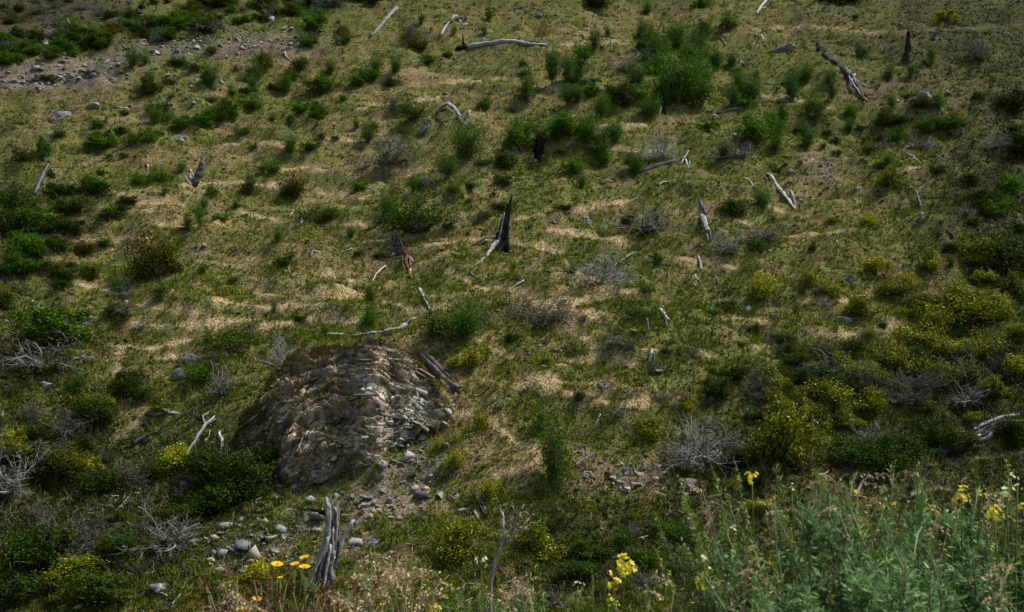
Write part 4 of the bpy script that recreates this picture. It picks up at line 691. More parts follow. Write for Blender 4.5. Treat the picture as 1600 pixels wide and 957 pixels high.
# small broken sticks lying singly over the slope
st = [(1075,258),(955,72),(912,60),(640,148),(650,96),(712,98),(880,118),(560,200),(450,90),(330,200),(510,262),(575,295),(432,325),(540,392),(492,398),(455,415),(1178,455),(1145,452),(1120,440),(1160,330),(1485,365),(1250,380),(1310,380),(395,410),(1090,435),(1085,448),(470,345),(455,335),(1180,208),(1230,245),(740,430),(880,470),(990,470),(1100,130),(1205,130),(1130,65),(400,150),(372,140),(230,262),(342,290)]
for i, (a, b) in enumerate(st):
    r = np.random.default_rng(i); an = r.random() * PI; l = 5 + 6 * r.random(); dx, dy = math.cos(an) * l, math.sin(an) * l * .8
    snag('weathered_stick', 'stick', autolabel('short weathered stick', a, b), (a, b), [('branch', [(a - dx, b - dy), (a + r.normal() * 2, b + r.normal() * 2), (a + dx, b + dy)], 1.1 + r.random(), 1, r.choice(list('wgwwb')), 'lie', dict(sides=6))], 'single sticks on the slope')

# ---------------------------------------------------------------- boulders
RK = [l.split() for l in """1221 80 54 24 g|847 26 32 18 d|420 33 36 28 g|443 44 30 16 g|1243 275 26 20 d|1447 156 28 26 g|188 170 38 14 g|218 98 40 24 d|285 150 18 14 g|280 220 38 18 g|142 168 30 16 p|95 186 36 24 g|5 212 18 16 p|196 475 26 18 g|133 508 26 34 g|165 494 16 14 g|335 460 26 9 g
298 566 38 20 g|282 594 26 32 g|71 606 36 28 g|875 552 28 16 g|250 924 46 34 g|697 701 24 16 g|631 700 16 16 g|687 778 28 26 g|528 778 16 16 p|582 852 34 20 g|430 862 20 14 g|560 820 20 26 g|566 794 26 12 p|1328 442 26 20 d|1293 478 20 14 g|1318 504 30 14 p|1168 484 16 12 p|1025 583 34 14 d|1083 770 48 50 p
1205 397 14 10 p|1436 175 18 14 d|1365 130 16 10 d|600 768 18 14 g|655 776 16 14 g|714 780 16 16 p|725 800 24 12 p|640 724 18 10 p|664 700 14 8 p|590 700 22 14 p|660 810 16 10 d|1410 40 14 8 g|480 178 16 10 d|345 130 18 10 g|260 118 22 12 g|300 100 16 10 p|238 108 20 12 d|370 88 16 10 p|395 75 20 10 p|700 150 20 8 g|720 240 14 8 g|560 265 20 10 d|955 60 16 8 d|915 75 24 8 d|1430 70 14 8 d|1465 62 20 10 d
30 130 26 10 p|60 140 20 10 g|165 100 22 12 p|110 118 18 8 p|1000 745 30 18 p|975 770 22 14 p|1035 745 24 14 d|1010 715 22 12 d|960 750 18 10 p|450 800 18 12 p|380 870 20 12 g|300 905 20 10 g|640 660 20 12 p|1340 298 14 8 p|1270 250 14 8 p|1310 285 12 8 g|330 880 18 10 p|12 60 28 20 d|30 85 30 20 d|70 70 22 14 d|610 790 20 14 g|640 830 16 10 g|490 850 14 9 p|740 735 14 9 p|140 240 12 8 p|905 490 10 7 p|925 495 8 8 p|1105 300 12 8 p""".replace('\n', '|').split('|')]
RC = {'g': (.135, .13, .14), 'd': (.075, .07, .075), 'p': (.20, .19, .175)}
RW = {'g': 'grey', 'd': 'dark', 'p': 'pale'}
def boulder(px, py, wpx, hpx, col, label, i, sub=None, n=15):
    r = np.random.default_rng(3000 + i); p = hit(px, py); s = .5 * wpx / ppm(p[1]); h = hpx / ppm(p[1]) * .55
    V0, F0 = (I4V, I4F) if wpx > 34 else (I3V, I3F) if wpx > 16 else (I2V, I2F)
    V = V0.copy()
    for _ in range(n):                                      # plane cuts make facets
        d = unit(r.normal(size=3)); lim = .30 + .40 * r.random(); q = V @ d; V = V - np.maximum(q - lim, 0)[:, None] * d
    nz = fbm(V[:, 0] * 2.2 + i, V[:, 1] * 2.2 + V[:, 2] * 1.7, 4, i); nz2 = fbm(V[:, 2] * 5 + i, V[:, 0] * 1.4, 3, i + 5)
    V = V * (1 + .16 * nz + .09 * nz2)[:, None]
    V = V * np.array([s, s * (.7 + .3 * r.random()), h]) * 1.18
    a = r.normal() * .3; V[:, 2] += V[:, 0] * math.tan(a) * .4
    V[:, 2] += h * .08
    cc = np.array(RC[col]) * (1 + .25 * nz2 + .2 * nz)[:, None]
    o = obj('boulder', mesh_np('boulder', V, F0, np.clip(cc, .02, 1), False, M_rock), None, p + np.array([0, s * .4, 0]), label=label, category='rock', group='boulders on the slope')
    return o
SPR = {(1221, 80): 'flat grey lichened boulder high on the right slope', (420, 33): 'big grey boulder standing on the crest', (1083, 770): 'pale lichen-covered boulder below the sprawling dead shrub', (847, 26): 'dark rounded boulder near the top edge', (1243, 275): 'dark slab stone beside the bare scree patch'}
for i, l in enumerate(RK):
    px, py, w_, h_ = [float(v) for v in l[:4]]
    lab = SPR.get((int(px), int(py))) or autolabel(RW[l[4]] + (' angular boulder' if w_ > 19 else ' stone'), px, py - h_ / 2)
    boulder(px, py, w_, h_, l[4], lab, i)
# ---------------------------------------------------------------- the layered outcrop
TX = [355, 380, 410, 430, 450, 500, 560, 600, 640, 670, 690, 712]
TY = [696, 654, 618, 586, 562, 543, 540, 539, 551, 587, 621, 642]; BY = [704, 700, 704, 728, 754, 748, 728, 706, 684, 676, 668, 654]
NU, NV, NS = 340, 260, 24
U = np.linspace(355, 714, NU); tpx = np.interp(U, TX, TY) + 3 * fbm(U / 14, U * 0, 3, 61); bpx = np.interp(U, TX, BY) + 3 * fbm(U / 17, U * 0, 3, 62)
gb = np.array([hit(u, b) for u, b in zip(U, bpx)]); gt = np.array([hit(u, t) for u, t in zip(U, tpx)])
ybase = np.convolve(np.pad(gb[:, 1], 10, 'edge'), np.ones(21) / 21, 'valid') - .15
hm = (bpx - tpx) / ppm(ybase)
ytop = ybase + hm * .52 + .1
v = np.linspace(-.06, 1, NV)
PX = np.broadcast_to(U, (NV, NU)); PY = bpx[None] + (tpx - bpx)[None] * v[:, None]
prof = np.clip(v, 0, 1) ** 1.35
YY = ybase[None] + (ytop - ybase)[None] * prof[:, None]
PP = atdepth(PX, PY, YY[..., None])
sx = (PX - 590) / 50.0; sz_ = (905 - PY) / 50.0
S = np.hypot(sx * .92, sz_) + .34 * fbm(PX / 95, PY / 70, 2, 63) + .04 * fbm(PX / 22, PY / 18, 2, 64); T = np.arctan2(sz_, sx)
def ledge(s): f = s - np.floor(s); return sst(0, .8, f) - sst(.88, 1.0, f)
wl2 = sst(412, 432, PX) * sst(610, 540, PX) * np.exp(-((PY - 672) / 30) ** 2); jum = np.clip(blobs(PX, PY, [(655, 650, 55, 40, 1.0), (600, 690, 60, 30, .6)]), 0, 1)
def worley(a, b, seed):                                     # jointed blocks: (id value, closeness to a joint)
    ia, ib = np.floor(a), np.floor(b); best = np.full(a.shape, 9.); sec = np.full(a.shape, 9.); bid = np.zeros(a.shape)
    for da in (-1, 0, 1):
        for db in (-1, 0, 1):
            h1 = _h(ia + da, ib + db, seed) / (2 * PI); h2 = _h(ia + da, ib + db, seed + 9) / (2 * PI); d = np.hypot(ia + da + .15 + .7 * h1 - a, ib + db + .15 + .7 * h2 - b)
            new = d < best; sec = np.where(new, best, np.minimum(sec, d)); bid = np.where(new, _h(ia + da, ib + db, seed + 21) / (2 * PI), bid); best = np.where(new, d, best)
    return bid, sst(.14, .0, sec - best)
w1, k1 = worley(T * 6 + .2 * fbm(PX / 20, PY / 20, 2, 90), S * 3.4, 91); w2, k2 = worley(T * 17, S * 8.5, 92); w3, k3 = worley(T * 34, S * 19, 93)
disp = .20 * ledge(S * 2.1 + .2 * fbm(T * 2.5, S * .7, 2, 65)) * (.5 + .6 * sst(-.3, .4, fbm(T * 5, S * 1.2, 2, 66))) + .09 * ledge(S * 5.3 + .25 * fbm(T * 3.5, S * 1.5, 2, 67)) + .035 * ledge(S * 13)
disp = disp + .30 * fbm(PX / 90, PY / 70, 2, 70) + .30 * (w1 - .5) + .13 * (w2 - .5) + .05 * (w3 - .5) - .12 * k1 - .05 * k2
cell = fbm(PX / 16, PY / 11, 2, 72); disp = disp + jum * .2 * (worley(PX / 17, PY / 12, 94)[0] - .5)
lin = np.interp(PX, [415, 430, 450, 500, 560, 600], [715, 682, 663, 650, 634, 640]); dl = (PY - lin) / 12
wl = sst(412, 432, PX) * sst(610, 540, PX)
disp = disp + wl * (.34 * np.exp(-np.clip(-dl, 0, 9) ** 2 / 7) * (dl < 0) - .22 * np.exp(-((dl - 1.2) / 1.1) ** 2) * (dl >= 0) + .45 * np.exp(-((PX - 520) / 70) ** 2 - ((PY - 705) / 28) ** 2))
edge = sst(355, 380, PX) * sst(714, 696, PX); disp = disp * edge - .45 * (1 - edge)
OUT = unit(np.array([0.0, -.86, .5])); PP = PP + OUT * disp[..., None] * .85
rows = [PP[i] for i in range(NV)]
yg = np.maximum(gt[:, 1], ytop + .6) + .5
for k in range(1, NS + 1):
    t = k / NS; yy = ytop * (1 - t) + yg * t; xx = PP[-1][:, 0] * (yy / PP[-1][:, 1]) * t + PP[-1][:, 0] * (1 - t)
    zt = PP[-1][:, 2] * (1 - t) + (H(xx, yy) - .3) * t + .05 * fbm(xx * 2, yy * 2, 3, 9) * t - .12 * math.sin(PI * t)
    rows.append(np.stack([xx, yy, zt], -1))
W = np.stack(rows); nv = len(rows)
n1 = fbm(S * 5 + 3, T * 2.0, 4, 73) + .5 * (w2 - .5); n2 = fbm(S * 15, T * 5, 3, 74) + .5 * (w3 - .5); n3 = fbm(PX / 40, PY / 30, 3, 75)
cc = np.broadcast_to(np.array([.135, .108, .088]), PX.shape + (3,)).copy()
cc = lerp(cc, [.065, .05, .043], sst(0, .35, n1) * .9); cc = lerp(cc, [.33, .265, .19], sst(.15, .4, n2 + .25 * n3) * .85); cc = lerp(cc, [.165, .145, .155], sst(.1, .4, n3 + .6 * (w1 - .5)) * .6)
pale = np.clip(blobs(PX, PY, [(662, 650, 40, 20, 1.3), (604, 612, 36, 12, .8), (640, 622, 40, 20, .4), (500, 690, 50, 20, .25), (470, 650, 50, 10, .3), (415, 745, 60, 14, .6), (600, 700, 50, 25, .5)]) * (.1 + 1.3 * w3) * (.5 + w2), 0, 1)
cc = lerp(cc, [.42, .42, .40], pale * .9); cc = lerp(cc, [.085, .09, .03], sst(.3, .5, fbm(PX / 26, PY / 16, 4, 77)) * .5) * (.75 + .5 * w3)[..., None]
ct = np.broadcast_to(np.array([.14, .12, .06]), (NS, NU, 3)); ct = ct * (1 + .3 * fbm(W[NV:, :, 0] * 3, W[NV:, :, 1] * 3, 3, 78))[..., None]
turfm = np.clip(sst(20, 6, PY - tpx[None] - 5 * fbm(PX / 13, PY / 13, 3, 96)) * sst(600, 520, PX) + sst(.15, .4, fbm(PX / 30, PY / 14, 3, 97)) * sst(470, 400, PX) * .7, 0, 1)
cc = lerp(cc * np.array([1.06, 1.0, .93]), [.16, .13, .06], turfm * .85)
cc = np.concatenate([cc, ct]); idx = np.arange(nv * NU).reshape(nv, NU)
F = np.stack([idx[:-1, :-1], idx[:-1, 1:], idx[1:, 1:], idx[1:, :-1]], -1).reshape(-1, 4)
org = gb[NU // 2] * 1.0
crag = bpy.data.objects.new('rock_outcrop', None); C.objects.link(crag); crag.location = org
crag['label'] = 'large domed outcrop of folded layered brown rock jutting from the slope'; crag['category'] = 'rock outcrop'
obj('rock_face', mesh_np('rock_face', (W - org).reshape(-1, 3), F, np.clip(cc * 1.3, .015, 1).reshape(-1, 3), False, M_schist), crag)
r = np.random.default_rng(77); slabs = []
for i in range(10):                                         # irregular thin plates, unit size
    k = int(r.integers(5, 8)); an = np.sort(r.random(k)) * 2 * PI; ra = .35 + .3 * r.random(k); o2 = np.stack([np.cos(an) * ra, np.sin(an) * ra], 1)
    th = .5; V = np.concatenate([np.c_[o2, np.full(k, -th)], np.c_[o2 * (.8 + .15 * r.random((k, 1))), np.full(k, th)]]); Fs = []
    for j in range(1, k - 1): Fs += [[0, j + 1, j], [k, k + j, k + j + 1]]
    for j in range(k): q = (j + 1) % k; Fs += [[j, q, k + q], [j, k + q, k + j]]
    base = np.array([[.13, .11, .09], [.08, .065, .055], [.22, .18, .13], [.16, .15, .16], [.10, .085, .07]][i % 5]) if i < 7 else np.array([.29, .295, .29])
    slabs.append(mesh_np('rock_slab', V, Fs, base * (1 + .2 * r.normal(size=(len(V), 1))), False, M_schist))
for i in range(80):
    a = int(r.integers(12, NU - 12)); b = int(r.integers(6, NV - 6)); p = W[b, a]; ppx, ppy = PX[b, a], PY[b, a]
    tang = np.array([-(sz_[b, a]), 0, -0 + sx[b, a] * .9]); tang = unit(np.array([-tang[0], 0, tang[2]])) if False else unit(np.array([sz_[b, a], .15 * r.normal(), -sx[b, a]]))
    rad_ = unit(np.array([sx[b, a], -.35, sz_[b, a]])); pal_ = pale[b, a] > .35
    zax = Vector(unit(rad_ + .22 * r.normal(size=3))); xax = Vector(tang); xax = (xax - zax * xax.dot(zax)).normalized(); yax = zax.cross(xax)
    me = slabs[int(r.integers(7, 10)) if pal_ else int(r.integers(0, 7))]
    o = obj('rock_slab', me, crag); L = .14 + .5 * r.random() ** 2
    M = Matrix((xax, yax, zax)).transposed().to_4x4(); M = Matrix.Translation(Vector(p - org + OUT * .02)) @ M @ Matrix.Diagonal((L * 1.3, .2 + .22 * r.random(), .035 + .07 * r.random() * (1.8 if pal_ else 1), 1))
    o.matrix_local = M
# grass and moss holding on the ledges
def ledge_tufts(n, seed):
    r = np.random.default_rng(seed); a = r.integers(6, NU - 6, n * 3); b = r.integers(8, nv - 2, n * 3)
    w_ = np.where(b > NV - 12, 1, .05 + turfm[np.minimum(b, NV - 1), a] + .45 * sst(.2, .5, fbm(U[a] / 30, np.minimum(b, NV - 1) / 14, 3, 77))); k = r.random(n * 3) < w_; a, b = a[k][:n], b[k][:n]; P = W[b, a]; m = len(P); B = 7
    X = np.repeat(P, B, 0); ang = r.random(m * B) * 2 * PI; h = np.repeat(.06 + .16 * r.random(m), B) * (.6 + .5 * r.random(m * B))
    wv = np.stack([-np.sin(ang), np.cos(ang), 0 * ang], 1) * .011; d = np.stack([np.cos(ang) * .5, np.sin(ang) * .5 - .4, np.ones(m * B) * .8], 1)
    V = np.stack([X - wv, X + wv, X + d * h[:, None]], 1).reshape(-1, 3)
    pal = np.array([[.30, .23, .11], [.12, .12, .04], [.08, .10, .025], [.2, .16, .08]])[r.integers(0, 4, m)] * (.7 + .5 * r.random((m, 1)))
    obj('ledge_grass', mesh_np('ledge_grass', V, np.arange(len(V)).reshape(-1, 3), np.repeat(np.repeat(pal, B, 0), 3, 0), False, M_grass), kind='stuff')
ledge_tufts(9000, 78)
# pale broken blocks under the right-hand end of the face
for i in range(34):
    ppx, ppy = 655 + r.normal() * 32, 655 + r.normal() * 20 + (8 if i > 20 else 0)
    if ppx > 712 or ppx < 585 or ppy > 712: continue
    b = int(np.clip(np.searchsorted(-PY[:, int((ppx - 355) / 359 * (NU - 1))], -ppy), 4, NV - 5)); a = int((ppx - 355) / 359 * (NU - 1)); p = W[b, a]
    me = slabs[int(r.integers(7, 10))]; s = .08 + .24 * r.random() ** 2.5
    o = obj('rock_block', me, crag, p - org + OUT * s * .25); o.rotation_euler = (.35 + r.normal() * .3, .45 + r.normal() * .25, r.normal() * .7); o.scale = (s * 1.6, s, s * (.14 + .3 * r.random()))
# ---------------------------------------------------------------- roadside plants in front
def herb_proto(seed, pal, nst=13, n=4200, leaf=.030, hz=1.0, fan=.34, spike=0, bare=.1):
    r = np.random.default_rng(seed); sb = Bag(); lb = Bag(); kb = Bag(); A = []; Dn = []; tips = []
    for i in range(nst):
        a = r.random() * 2 * PI; f = fan * (.15 + .9 * r.random()); h = hz * (.62 + .4 * r.random()); t = np.linspace(0, 1, 9)
        P = np.stack([np.cos(a) * (f * t ** 1.5 + .04), np.sin(a) * (f * t ** 1.5 + .04), h * t], 1) + r.normal(size=(9, 3)) * .012 * t[:, None]
        tube(sb, P, np.linspace(.005, .0018, 9), 5, np.array([.24, .23, .11]) * (.7 + .6 * r.random()), None); tips.append(P[-1])
        q = bare + (1 - bare) * r.random(n // nst) ** .8; X = np.stack([np.interp(q, t, P[:, k]) for k in range(3)], 1); A.append(X)
        for j in range(7):                                  # side shoots
            q = .3 + .6 * r.random(); b0 = np.array([np.interp(q, t, P[:, k]) for k in range(3)]); a2 = r.random() * 2 * PI; l = .20 * (1.15 - q)
            e = b0 + np.array([np.cos(a2) * l * .6, np.sin(a2) * l * .6, l]); tube(sb, [b0, e], [.0025, .0012], 3, (.15, .17, .08)); s = r.random((n // nst // 3, 1)); A.append(b0 * (1 - s) + e * s)
            if spike and j < 3: tips.append(e)
    X = np.concatenate(A); m = len(X); d = unit(r.normal(size=(m, 3)) + np.array([0, 0, .5])); P = X + d * .006
    a = d; b = unit(np.cross(a, r.normal(size=(m, 3)))); L = leaf * (.5 + .9 * r.random((m, 1))); wv = b * L * .11
    V = np.stack([P, P + a * L * .5 + wv, P + a * L, P + a * L * .5 - wv], 1).reshape(-1, 3); i4 = np.arange(m)[:, None] * 4
    lb.add(V, np.concatenate([i4 + np.array([0, 1, 2]), i4 + np.array([0, 2, 3])]), np.repeat(palcols(pal, m, r, .35), 4, 0))
    parts = [('stems', sb.mesh('stems', M_herb)), ('foliage', lb.mesh('foliage', M_herb))]
    if spike:
        for tp in tips:
            n_ = 26; q = r.random((n_, 1)); P = tp + np.array([0, 0, 1]) * (q - .3) * spike + r.normal(size=(n_, 3)) * .004
            leaves(kb, P, unit(r.normal(size=(n_, 3))), .012, .008, palcols([[.22, .27, .09], [.34, .30, .16], [.16, .24, .07], [.15, .22, .06]] if pal is not red else red, n_, r), r)
        parts.append(('seed_heads', kb.mesh('seed_heads', M_leaf)))
    return parts
teal = [[.14, .24, .08], [.105, .195, .055], [.26, .36, .18], [.065, .125, .035]]; grn2 = [[.11, .18, .05], [.085, .145, .04], [.19, .24, .10], [.15, .16, .06]]
red = [[.12, .062, .045], [.085, .045, .035], [.17, .10, .065]]
HP = {('t', i): herb_proto(400 + i, teal, 15, 5600, .024) for i in range(3)}
HP.update({('g', i): herb_proto(420 + i, grn2, 13, 3200, .028, fan=.30, spike=.06, bare=.2) for i in range(3)})
HP.update({('r', i): herb_proto(440 + i, red, 46, 3600, .016, fan=.34, spike=.05, bare=.25) for i in range(2)})
def fg(px, py, y): p = atdepth(px, py, y); return np.array([p[0], y, float(H(p[0], y))]), p
def plant(k, v, px, py, y, wide, lab, lean=(0, 0), name='silvery_herb', cat='plant', grp='leafy roadside plants'):
    g, p = fg(px, py, y); h = p[2] - g[2]; root = bpy.data.objects.new(name, None); C.objects.link(root); root.location = g; root.scale = (wide, wide, h); root.empty_display_size = .1
    root.rotation_euler = (lean[1], lean[0], 0); root['label'] = lab; root['category'] = cat; root['group'] = grp
    for n, me in HP[k, v]:
        o = obj(n, me, root)
        if n != 'stems': o['kind'] = 'stuff'
PL = [('g',0,1222,764,4.6,.95,-.22,'tallest leafy stems leaning left with pale seed pods, at the left of the flowering bush'),('g',1,1262,756,4.4,.95,-.1,'green stems carrying buff flower remains, right behind the leftmost leaning stems'),
 ('t',0,1322,778,4.0,1.05,0,'dense blue-green plant in the middle of the roadside bush'),('t',1,1384,762,4.2,1.2,0,'blue-green plant with soft pointed top, below the bare track'),('g',2,1330,752,4.7,1.1,.05,'upright plant with fat green pods behind the blue-green ones'),
 ('t',2,1450,812,3.8,1.3,0,'broad blue-green plant below the dark log on the track'),('t',0,1506,790,4.3,1.25,.05,'blue-green plant topped by a bright yellow flower'),('t',1,1560,808,3.9,1.3,.05,'dense blue-green plant near the lower right corner'),
 ('g',0,1592,765,4.5,1.2,.1,'green plant with small pale yellow blossoms at the right picture edge'),('g',1,1195,850,4.3,.7,-.22,'low leaning stems at the outer left of the roadside bush'),('t',2,1270,866,3.5,1.0,0,'low blue-green plant under the two orange-yellow flowers'),
 ('t',1,1340,870,3.4,1.3,0,'low dense blue-green foliage in the lowest part of the roadside bush'),('t',0,1430,872,3.3,1.3,0,'low dense foliage beneath the broad blue-green plant'),('t',2,1540,880,3.3,1.3,0,'low dense foliage at the lower right corner'),
 ('g',2,1275,790,4.3,1.2,-.1,'plant with yellowish pods between the leaning stems and the dense plant'),('t',1,1110,930,3.9,.4,0,'short soft blue-green plant under the big yellow flower head'),
 ('t',0,548,884,4.4,.75,0,'soft blue-green plant beside the tall splintered stump'),('t',1,812,905,4.8,.7,0,'blue-green plant in front of the bare pale sapling'),('t',2,880,918,4.2,.8,0,'blue-green plant low at middle, left of the yellow clusters'),
 ('g',0,945,915,4.2,.4,0,'wispy green plant among the yellow clusters'),('t',0,1000,950,4.0,.5,0,'low blue-green plant right of the yellow clusters'),('t',2,760,930,4.1,.7,0,'low blue-green plant at the base of the bare pale sapling'),
 ('r',0,392,903,4.2,1.0,0,'reddish-brown dry stalks among the orange flowers'),('r',1,450,905,4.0,1.1,0,'second tuft of reddish dry stalks under the orange flowers'),('r',0,500,922,4.1,1.0,0,'low reddish stalks just in front of the splintered stump'),('g',1,620,920,4.2,.8,0,'thin green stems between the seed grass stalks'),('g',2,690,930,4.1,.8,0,'thin green stems in front of the lowest speckled bush')]
for k, v_, px, py, y, wd, ln, lab in PL:
    plant(k, v_, px, py - (16 if px > 1210 else 0), y, wd * 1.0, lab, (ln, 0), 'dry_stalk_plant' if k == 'r' else 'leafy_herb')
M_stem = M_leaf
def stalk_pts(g, p, bend, r):
    t = np.linspace(0, 1, 9)[:, None]; q = g * (1 - t) + p * t; q[:, 0] += (bend * np.sin(t[:, 0] * PI * .5) * (1 - t[:, 0])) ; return q
def flower(px, py, y, kind, spx, lab, seed):
    r = np.random.default_rng(seed); g, p = fg(px, py, y); g = g + np.array([r.normal() * .06, 0, -.02])
    root = bpy.data.objects.new({'o': 'orange_daisy', 'y': 'yellow_flower', 'p': 'pale_flower'}[kind], None); C.objects.link(root); root.location = g; root['label'] = lab; root['category'] = 'flower'; root['group'] = {'o': 'orange daisies', 'y': 'yellow flower heads', 'p': 'pale yellow flowers'}[kind]
    P = stalk_pts(g, p, .08 * r.normal(), r) - g; b = Bag(); tube(b, P, np.linspace(.0045, .0025, 9), 6, (.13, .15, .05)); obj('stem', b.mesh('stem', M_leaf), root)
    s = spx / ppm(y) / 2; c = P[-1]
    if kind == 'o':
        n = 13; tilt = Matrix.Rotation(.12 + .15 * r.random(), 3, 'X') @ Matrix.Rotation(.1 * r.normal(), 3, 'Y'); T_ = np.array(tilt); pb = Bag()
        for i in range(n):
            a = 2 * PI * i / n; d = np.array([np.cos(a), np.sin(a), .30]); e = np.array([-np.sin(a), np.cos(a), 0]); w_ = s * .24
            V = np.array([[0, 0, 0], d * s * .55 + e * w_, d * s * np.array([1, 1, .75]) + e * w_ * .5, d * s * np.array([1, 1, .75]) - e * w_ * .5, d * s * .55 - e * w_]); V = V @ T_.T + c
            pb.add(V, [[0, 1, 4], [1, 2, 3], [1, 3, 4]], np.array([.85, .47, .015]) * (.85 + .2 * r.random()))
        obj('petals', pb.mesh('petals', M_petal), root)
        cb = Bag(); cb.add(I1V * np.array([s * .3, s * .3, s * .2]) + c + np.array([0, 0, s * .1]), I1F, (.55, .25, .02)); obj('flower_centre', cb.mesh('flower_centre', M_petal, True), root)
    else:
        n = max(4, int(spx / 3.2)) * (2 if kind == 'y' else 1); pal = [[.80, .66, .04], [.74, .62, .05], [.80, .72, .12]] if kind == 'y' else [[.74, .72, .34], [.78, .76, .50]]
        for i in range(n):
            pb = Bag(); o = r.normal(size=3) * s * .45 * np.array([1, 1, 1.0]); d0 = unit(o + np.array([0, -.3 * s, .3 * s])); q = c + o
            for j in range(5):
                a = j * 2 * PI / 5; u_ = unit(np.cross(d0, [.3, .2, .9])); v2 = np.cross(d0, u_); d = unit(u_ * np.cos(a) + v2 * np.sin(a) + d0 * .5); e = np.cross(d, d0); l = s * (.42 if kind == 'y' else .5)
                pb.add(np.array([q, q + d * l * .6 + e * l * .38, q + d * l, q + d * l * .6 - e * l * .38]), [[0, 1, 2], [0, 2, 3]], np.array(pal[int(r.integers(0, len(pal)))]) * (.85 + .2 * r.random()))
            obj('blossom', pb.mesh('blossom', M_petal), root)
    return root
FL = [('o',433,883,24,'orange daisy at the left end of the row of four'),('o',461,882,18,'smaller orange daisy second in the row of four'),('o',476,872,20,'highest orange daisy, near the splintered stump'),('o',476,887,23,'broad orange daisy directly under the highest one'),
 ('o',402,937,20,'orange daisy low over the reddish stalks'),('o',377,953,18,'orange daisy cut by the lower picture edge, lowest of all'),('o',438,903,10,'small faded orange daisy below the row of four'),('o',598,945,12,'small orange daisy right of the splintered stump'),('o',563,950,12,'orange daisy next to the teal plant by the stump'),('o',524,957,12,'orange daisy bud at the bottom between stump and grass'),
 ('y',978,884,28,'largest yellow cluster, topmost of the central group'),('y',959,911,18,'yellow cluster just below the largest central one'),('y',952,936,12,'small yellow cluster left in the low group of pairs'),('y',963,944,10,'small yellow cluster right in the low group of pairs'),('y',1107,908,28,'big round yellow head at the left foot of the bush'),('y',1503,777,22,'yellow head above the blue-green plants at right'),
 ('y',1553,801,22,'deep yellow head near the lower right corner'),('y',1175,744,18,'yellow head on the tallest leaning stem'),('y',1265,884,12,'small orange-yellow flower, left one of two'),('y',1283,891,18,'flat orange-yellow flower, right one of two'),('y',680,951,16,'yellow head below the lowest speckled bush'),('y',1597,792,14,'yellow-orange head cut by the right picture edge'),
 ('y',1210,778,13,'small yellow flower left of the buff flower'),('y',1340,772,12,'small yellow flower above the fat green pods'),('y',1446,800,13,'small yellow flower over the broad blue-green plant'),('y',1396,790,11,'tiny yellow flower before the bare track'),('y',1535,775,13,'small yellow flower between the two deep yellow heads'),('p',1237,763,14,'buff flower high on the green stems'),('p',1146,829,16,'cream flower on a left leaning stem'),('p',1142,866,20,'pale lemon flower cluster under the cream flower'),('p',1099,873,16,'whitish flower left of the roadside bush'),('p',1273,822,10,'tiny whitish flower in the middle of the bush'),('p',1580,747,14,'pale flower highest at the right edge'),('p',1572,770,20,'pale lemon sprig above the deep yellow head'),('p',1562,783,16,'lower pale lemon sprig beside the deep yellow head'),('p',1590,760,12,'small pale lemon flower at the right picture edge'),('p',751,876,18,'creamy flower over the lowest speckled bush'),('p',903,916,16,'cream flower left of the central yellow clusters'),('p',1480,800,10,'tiny pale blossom left of the deep yellow head')]
for i, (k, px, py, s_, lab) in enumerate(FL): flower(px, py, 4.1 + .5 * ((i * 37) % 10) / 10, k, s_ * {'o': .8, 'y': 1.2, 'p': 1.0}[k], lab, 700 + i)
# ripe grasses with drooping seed heads
def seedgrass(pxs, y, lab, seed):
    r = np.random.default_rng(seed); g0, _ = fg(pxs[0][0], 957, y); root = bpy.data.objects.new('seed_grass', None); C.objects.link(root); root.location = g0; root['label'] = lab; root['category'] = 'grass tuft'; root['group'] = 'ripe seed grasses by the road'
    pxs = list(pxs) if pxs[0][0] > 850 else list(pxs) + [(a + r.normal() * 13, b + 8 + 34 * r.random()) for a, b in pxs for _ in (0, 1)]
    for (px, py) in pxs:
        g, p = fg(px, py, y + .2 * r.normal()); g = g0 * .6 + g * .4; bend = .25 * r.normal(); P = stalk_pts(g, p, bend, r); dr = np.sign(r.normal()) * .05
        P = np.concatenate([P, [P[-1] + np.array([dr * .6, 0, .012]), P[-1] + np.array([dr * 1.5, 0, -.008])]]) - g0; c = np.array([.36, .28, .16]) * (.7 + .5 * r.random()); b = Bag()
        tube(b, P, np.r_[np.linspace(.0032, .0016, 9), .0014, .001], 5, c); obj('stalk', b.mesh('stalk', M_grass), root)
        k = 34; q = r.random(k); seg = P[-4:]; X = np.stack([np.interp(q * 3, range(4), seg[:, j]) for j in range(3)], 1); b = Bag()
        leaves(b, X + r.normal(size=(k, 3)) * .003, unit(r.normal(size=(k, 3))), .016, .006, palcols([[.42, .34, .20], [.36, .27, .16], [.5, .42, .28]], k, r), r); obj('seed_head', b.mesh('seed_head', M_grass), root, kind='stuff')
    k = 26; b = Bag(); a = r.random(k) * 2 * PI; wv = np.stack([-np.sin(a), np.cos(a), 0 * a], 1) * .004; P = np.repeat((g0 - g0)[None], k, 0) + r.normal(size=(k, 3)) * np.array([.06, .06, 0]); h = (.35 + .45 * r.random((k, 1)))
    d = np.stack([np.cos(a) * .35, np.sin(a) * .35, np.ones(k)], 1); b.add(np.stack([P - wv, P + wv, P + d * h], 1).reshape(-1, 3), np.arange(3 * k).reshape(-1, 3), np.repeat(palcols([[.3, .24, .12], [.16, .17, .06]], k, r), 3, 0)); obj('blades', b.mesh('blades', M_grass), root)
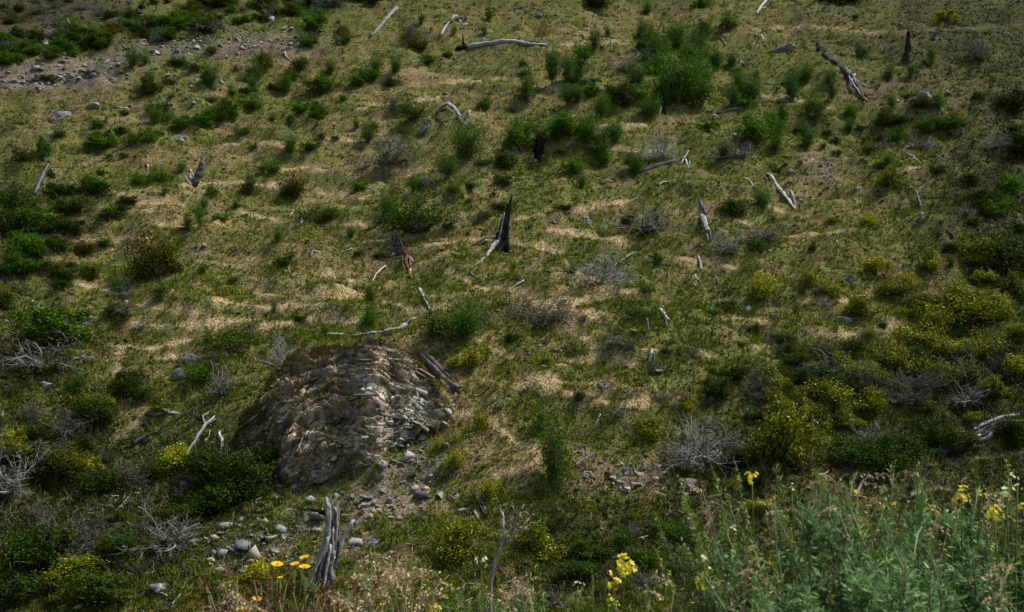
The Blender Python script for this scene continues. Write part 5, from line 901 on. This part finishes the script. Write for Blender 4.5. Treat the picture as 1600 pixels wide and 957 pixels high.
SG = [([(575,905),(585,880),(598,870),(566,920)],4.3,'seed grass rising right of the splintered stump'),([(612,875),(622,868),(634,885),(604,890)],4.2,'tallest pale seed grass right of the splintered stump'),([(650,895),(660,905),(674,915)],4.0,'curved pale seed heads before the lowest speckled bush'),
 ([(576,935),(548,945),(530,930)],3.9,'low seed grass at the foot of the soft teal plant'),([(1336,745),(1345,760),(1322,770)],4.4,'seed grass standing up before the bare track'),([(1395,745),(1405,742),(1382,790)],4.4,'brown arching seed grass left of the dark log'),([(1458,765),(1448,775)],4.2,'single arching seed heads below the dark log'),
 ([(1466,800),(1470,812),(1480,830)],3.9,'upright tan seed grass in the blue-green foliage'),([(1535,790),(1548,775),(1560,812)],4.2,'grey-tan seed grass beside the deep yellow head'),([(1104,790),(1110,805),(1098,770)],4.6,'long bare stalks left of the leaning stems'),([(1185,905),(1190,895),(1130,897)],3.7,'tan seed heads low in the leaning stems'),
 ([(1160,900),(1140,915),(1172,880)],3.7,'pale curved stalk beside the big yellow head'),([(1545,890),(1563,905),(1540,940)],3.4,'tan seed heads at the lower right corner'),([(1010,905),(1054,915),(1000,930)],4.0,'seed grass between the yellow clusters and the bush'),([(800,915),(806,925),(834,905)],4.1,'pale stalks in front of the bare pale sapling'),([(1310,800),(1322,812),(1300,830)],3.9,'tan seed heads in the middle of the roadside bush'),([(1210,790),(1196,805),(1222,800)],4.2,'buff seed heads over the leaning stems'),([(360,940),(350,930),(371,915)],4.0,'sparse seed grass left of the orange daisies')]
for i, (a, y, lab) in enumerate(SG): seedgrass(a, y, lab, 800 + i)
# bare pale sapling
r = np.random.default_rng(99); y = 5.2; g, _ = fg(772, 950, y); root = bpy.data.objects.new('bare_sapling', None); C.objects.link(root); root.location = g
root['label'] = 'bare pale crooked sapling forking upward beside the speckled bushes'; root['category'] = 'sapling'
def br_(name, pts, r0, r1):
    P = smoothpts([atdepth(a, b, y) for a, b in pts], 12); P = P + r.normal(size=P.shape) * .004; b = Bag(); tube(b, P - g, np.linspace(r0, r1, 12) / ppm(y), 7, (.30, .26, .21), r, .2, .003); return obj(name, b.mesh(name, M_wood), root)
gp = project(*g); br_('trunk', [(gp[0], gp[1] + 8), (766, 915), (771, 880), (778, 852), (788, 838), (792, 820), (786, 803)], 4.2, 2.2)
for pts in ([(778,852),(796,843),(812,828),(830,818),(846,815)], [(788,838),(800,825),(812,806),(816,790)], [(792,820),(800,808),(804,796),(798,786)], [(786,806),(780,798),(782,788)], [(812,828),(824,812),(836,804)], [(800,825),(806,830),(826,826)], [(771,880),(778,868),(792,862)], [(812,806),(820,800),(826,802)]): br_('branch', pts, 1.8, .6)
# roadside turf under them
V, F, c = [], [], []
r = np.random.default_rng(98); n = 16000; x = (r.random(n) * 2 - 1) * 3.4; y = 2.6 + 5.5 * r.random(n); z = H(x, y); a = r.random(n) * 2 * PI; h = .12 + .3 * r.random(n) ** 2
k = (np.abs(x) < y * .52); x, y, z, a, h = x[k], y[k], z[k], a[k], h[k]; n = len(x); X = np.stack([x, y, z - .01], 1); wv = np.stack([-np.sin(a), np.cos(a), 0 * a], 1) * .004; d = np.stack([np.cos(a) * .4, np.sin(a) * .4, np.ones(n)], 1)
obj('roadside_grass', mesh_np('roadside_grass', np.stack([X - wv, X + wv, X + d * h[:, None]], 1).reshape(-1, 3), np.arange(3 * n).reshape(-1, 3), np.repeat(palcols([[.10, .13, .04], [.25, .2, .1], [.07, .1, .03]], n, r), 3, 0), False, M_grass), kind='stuff')
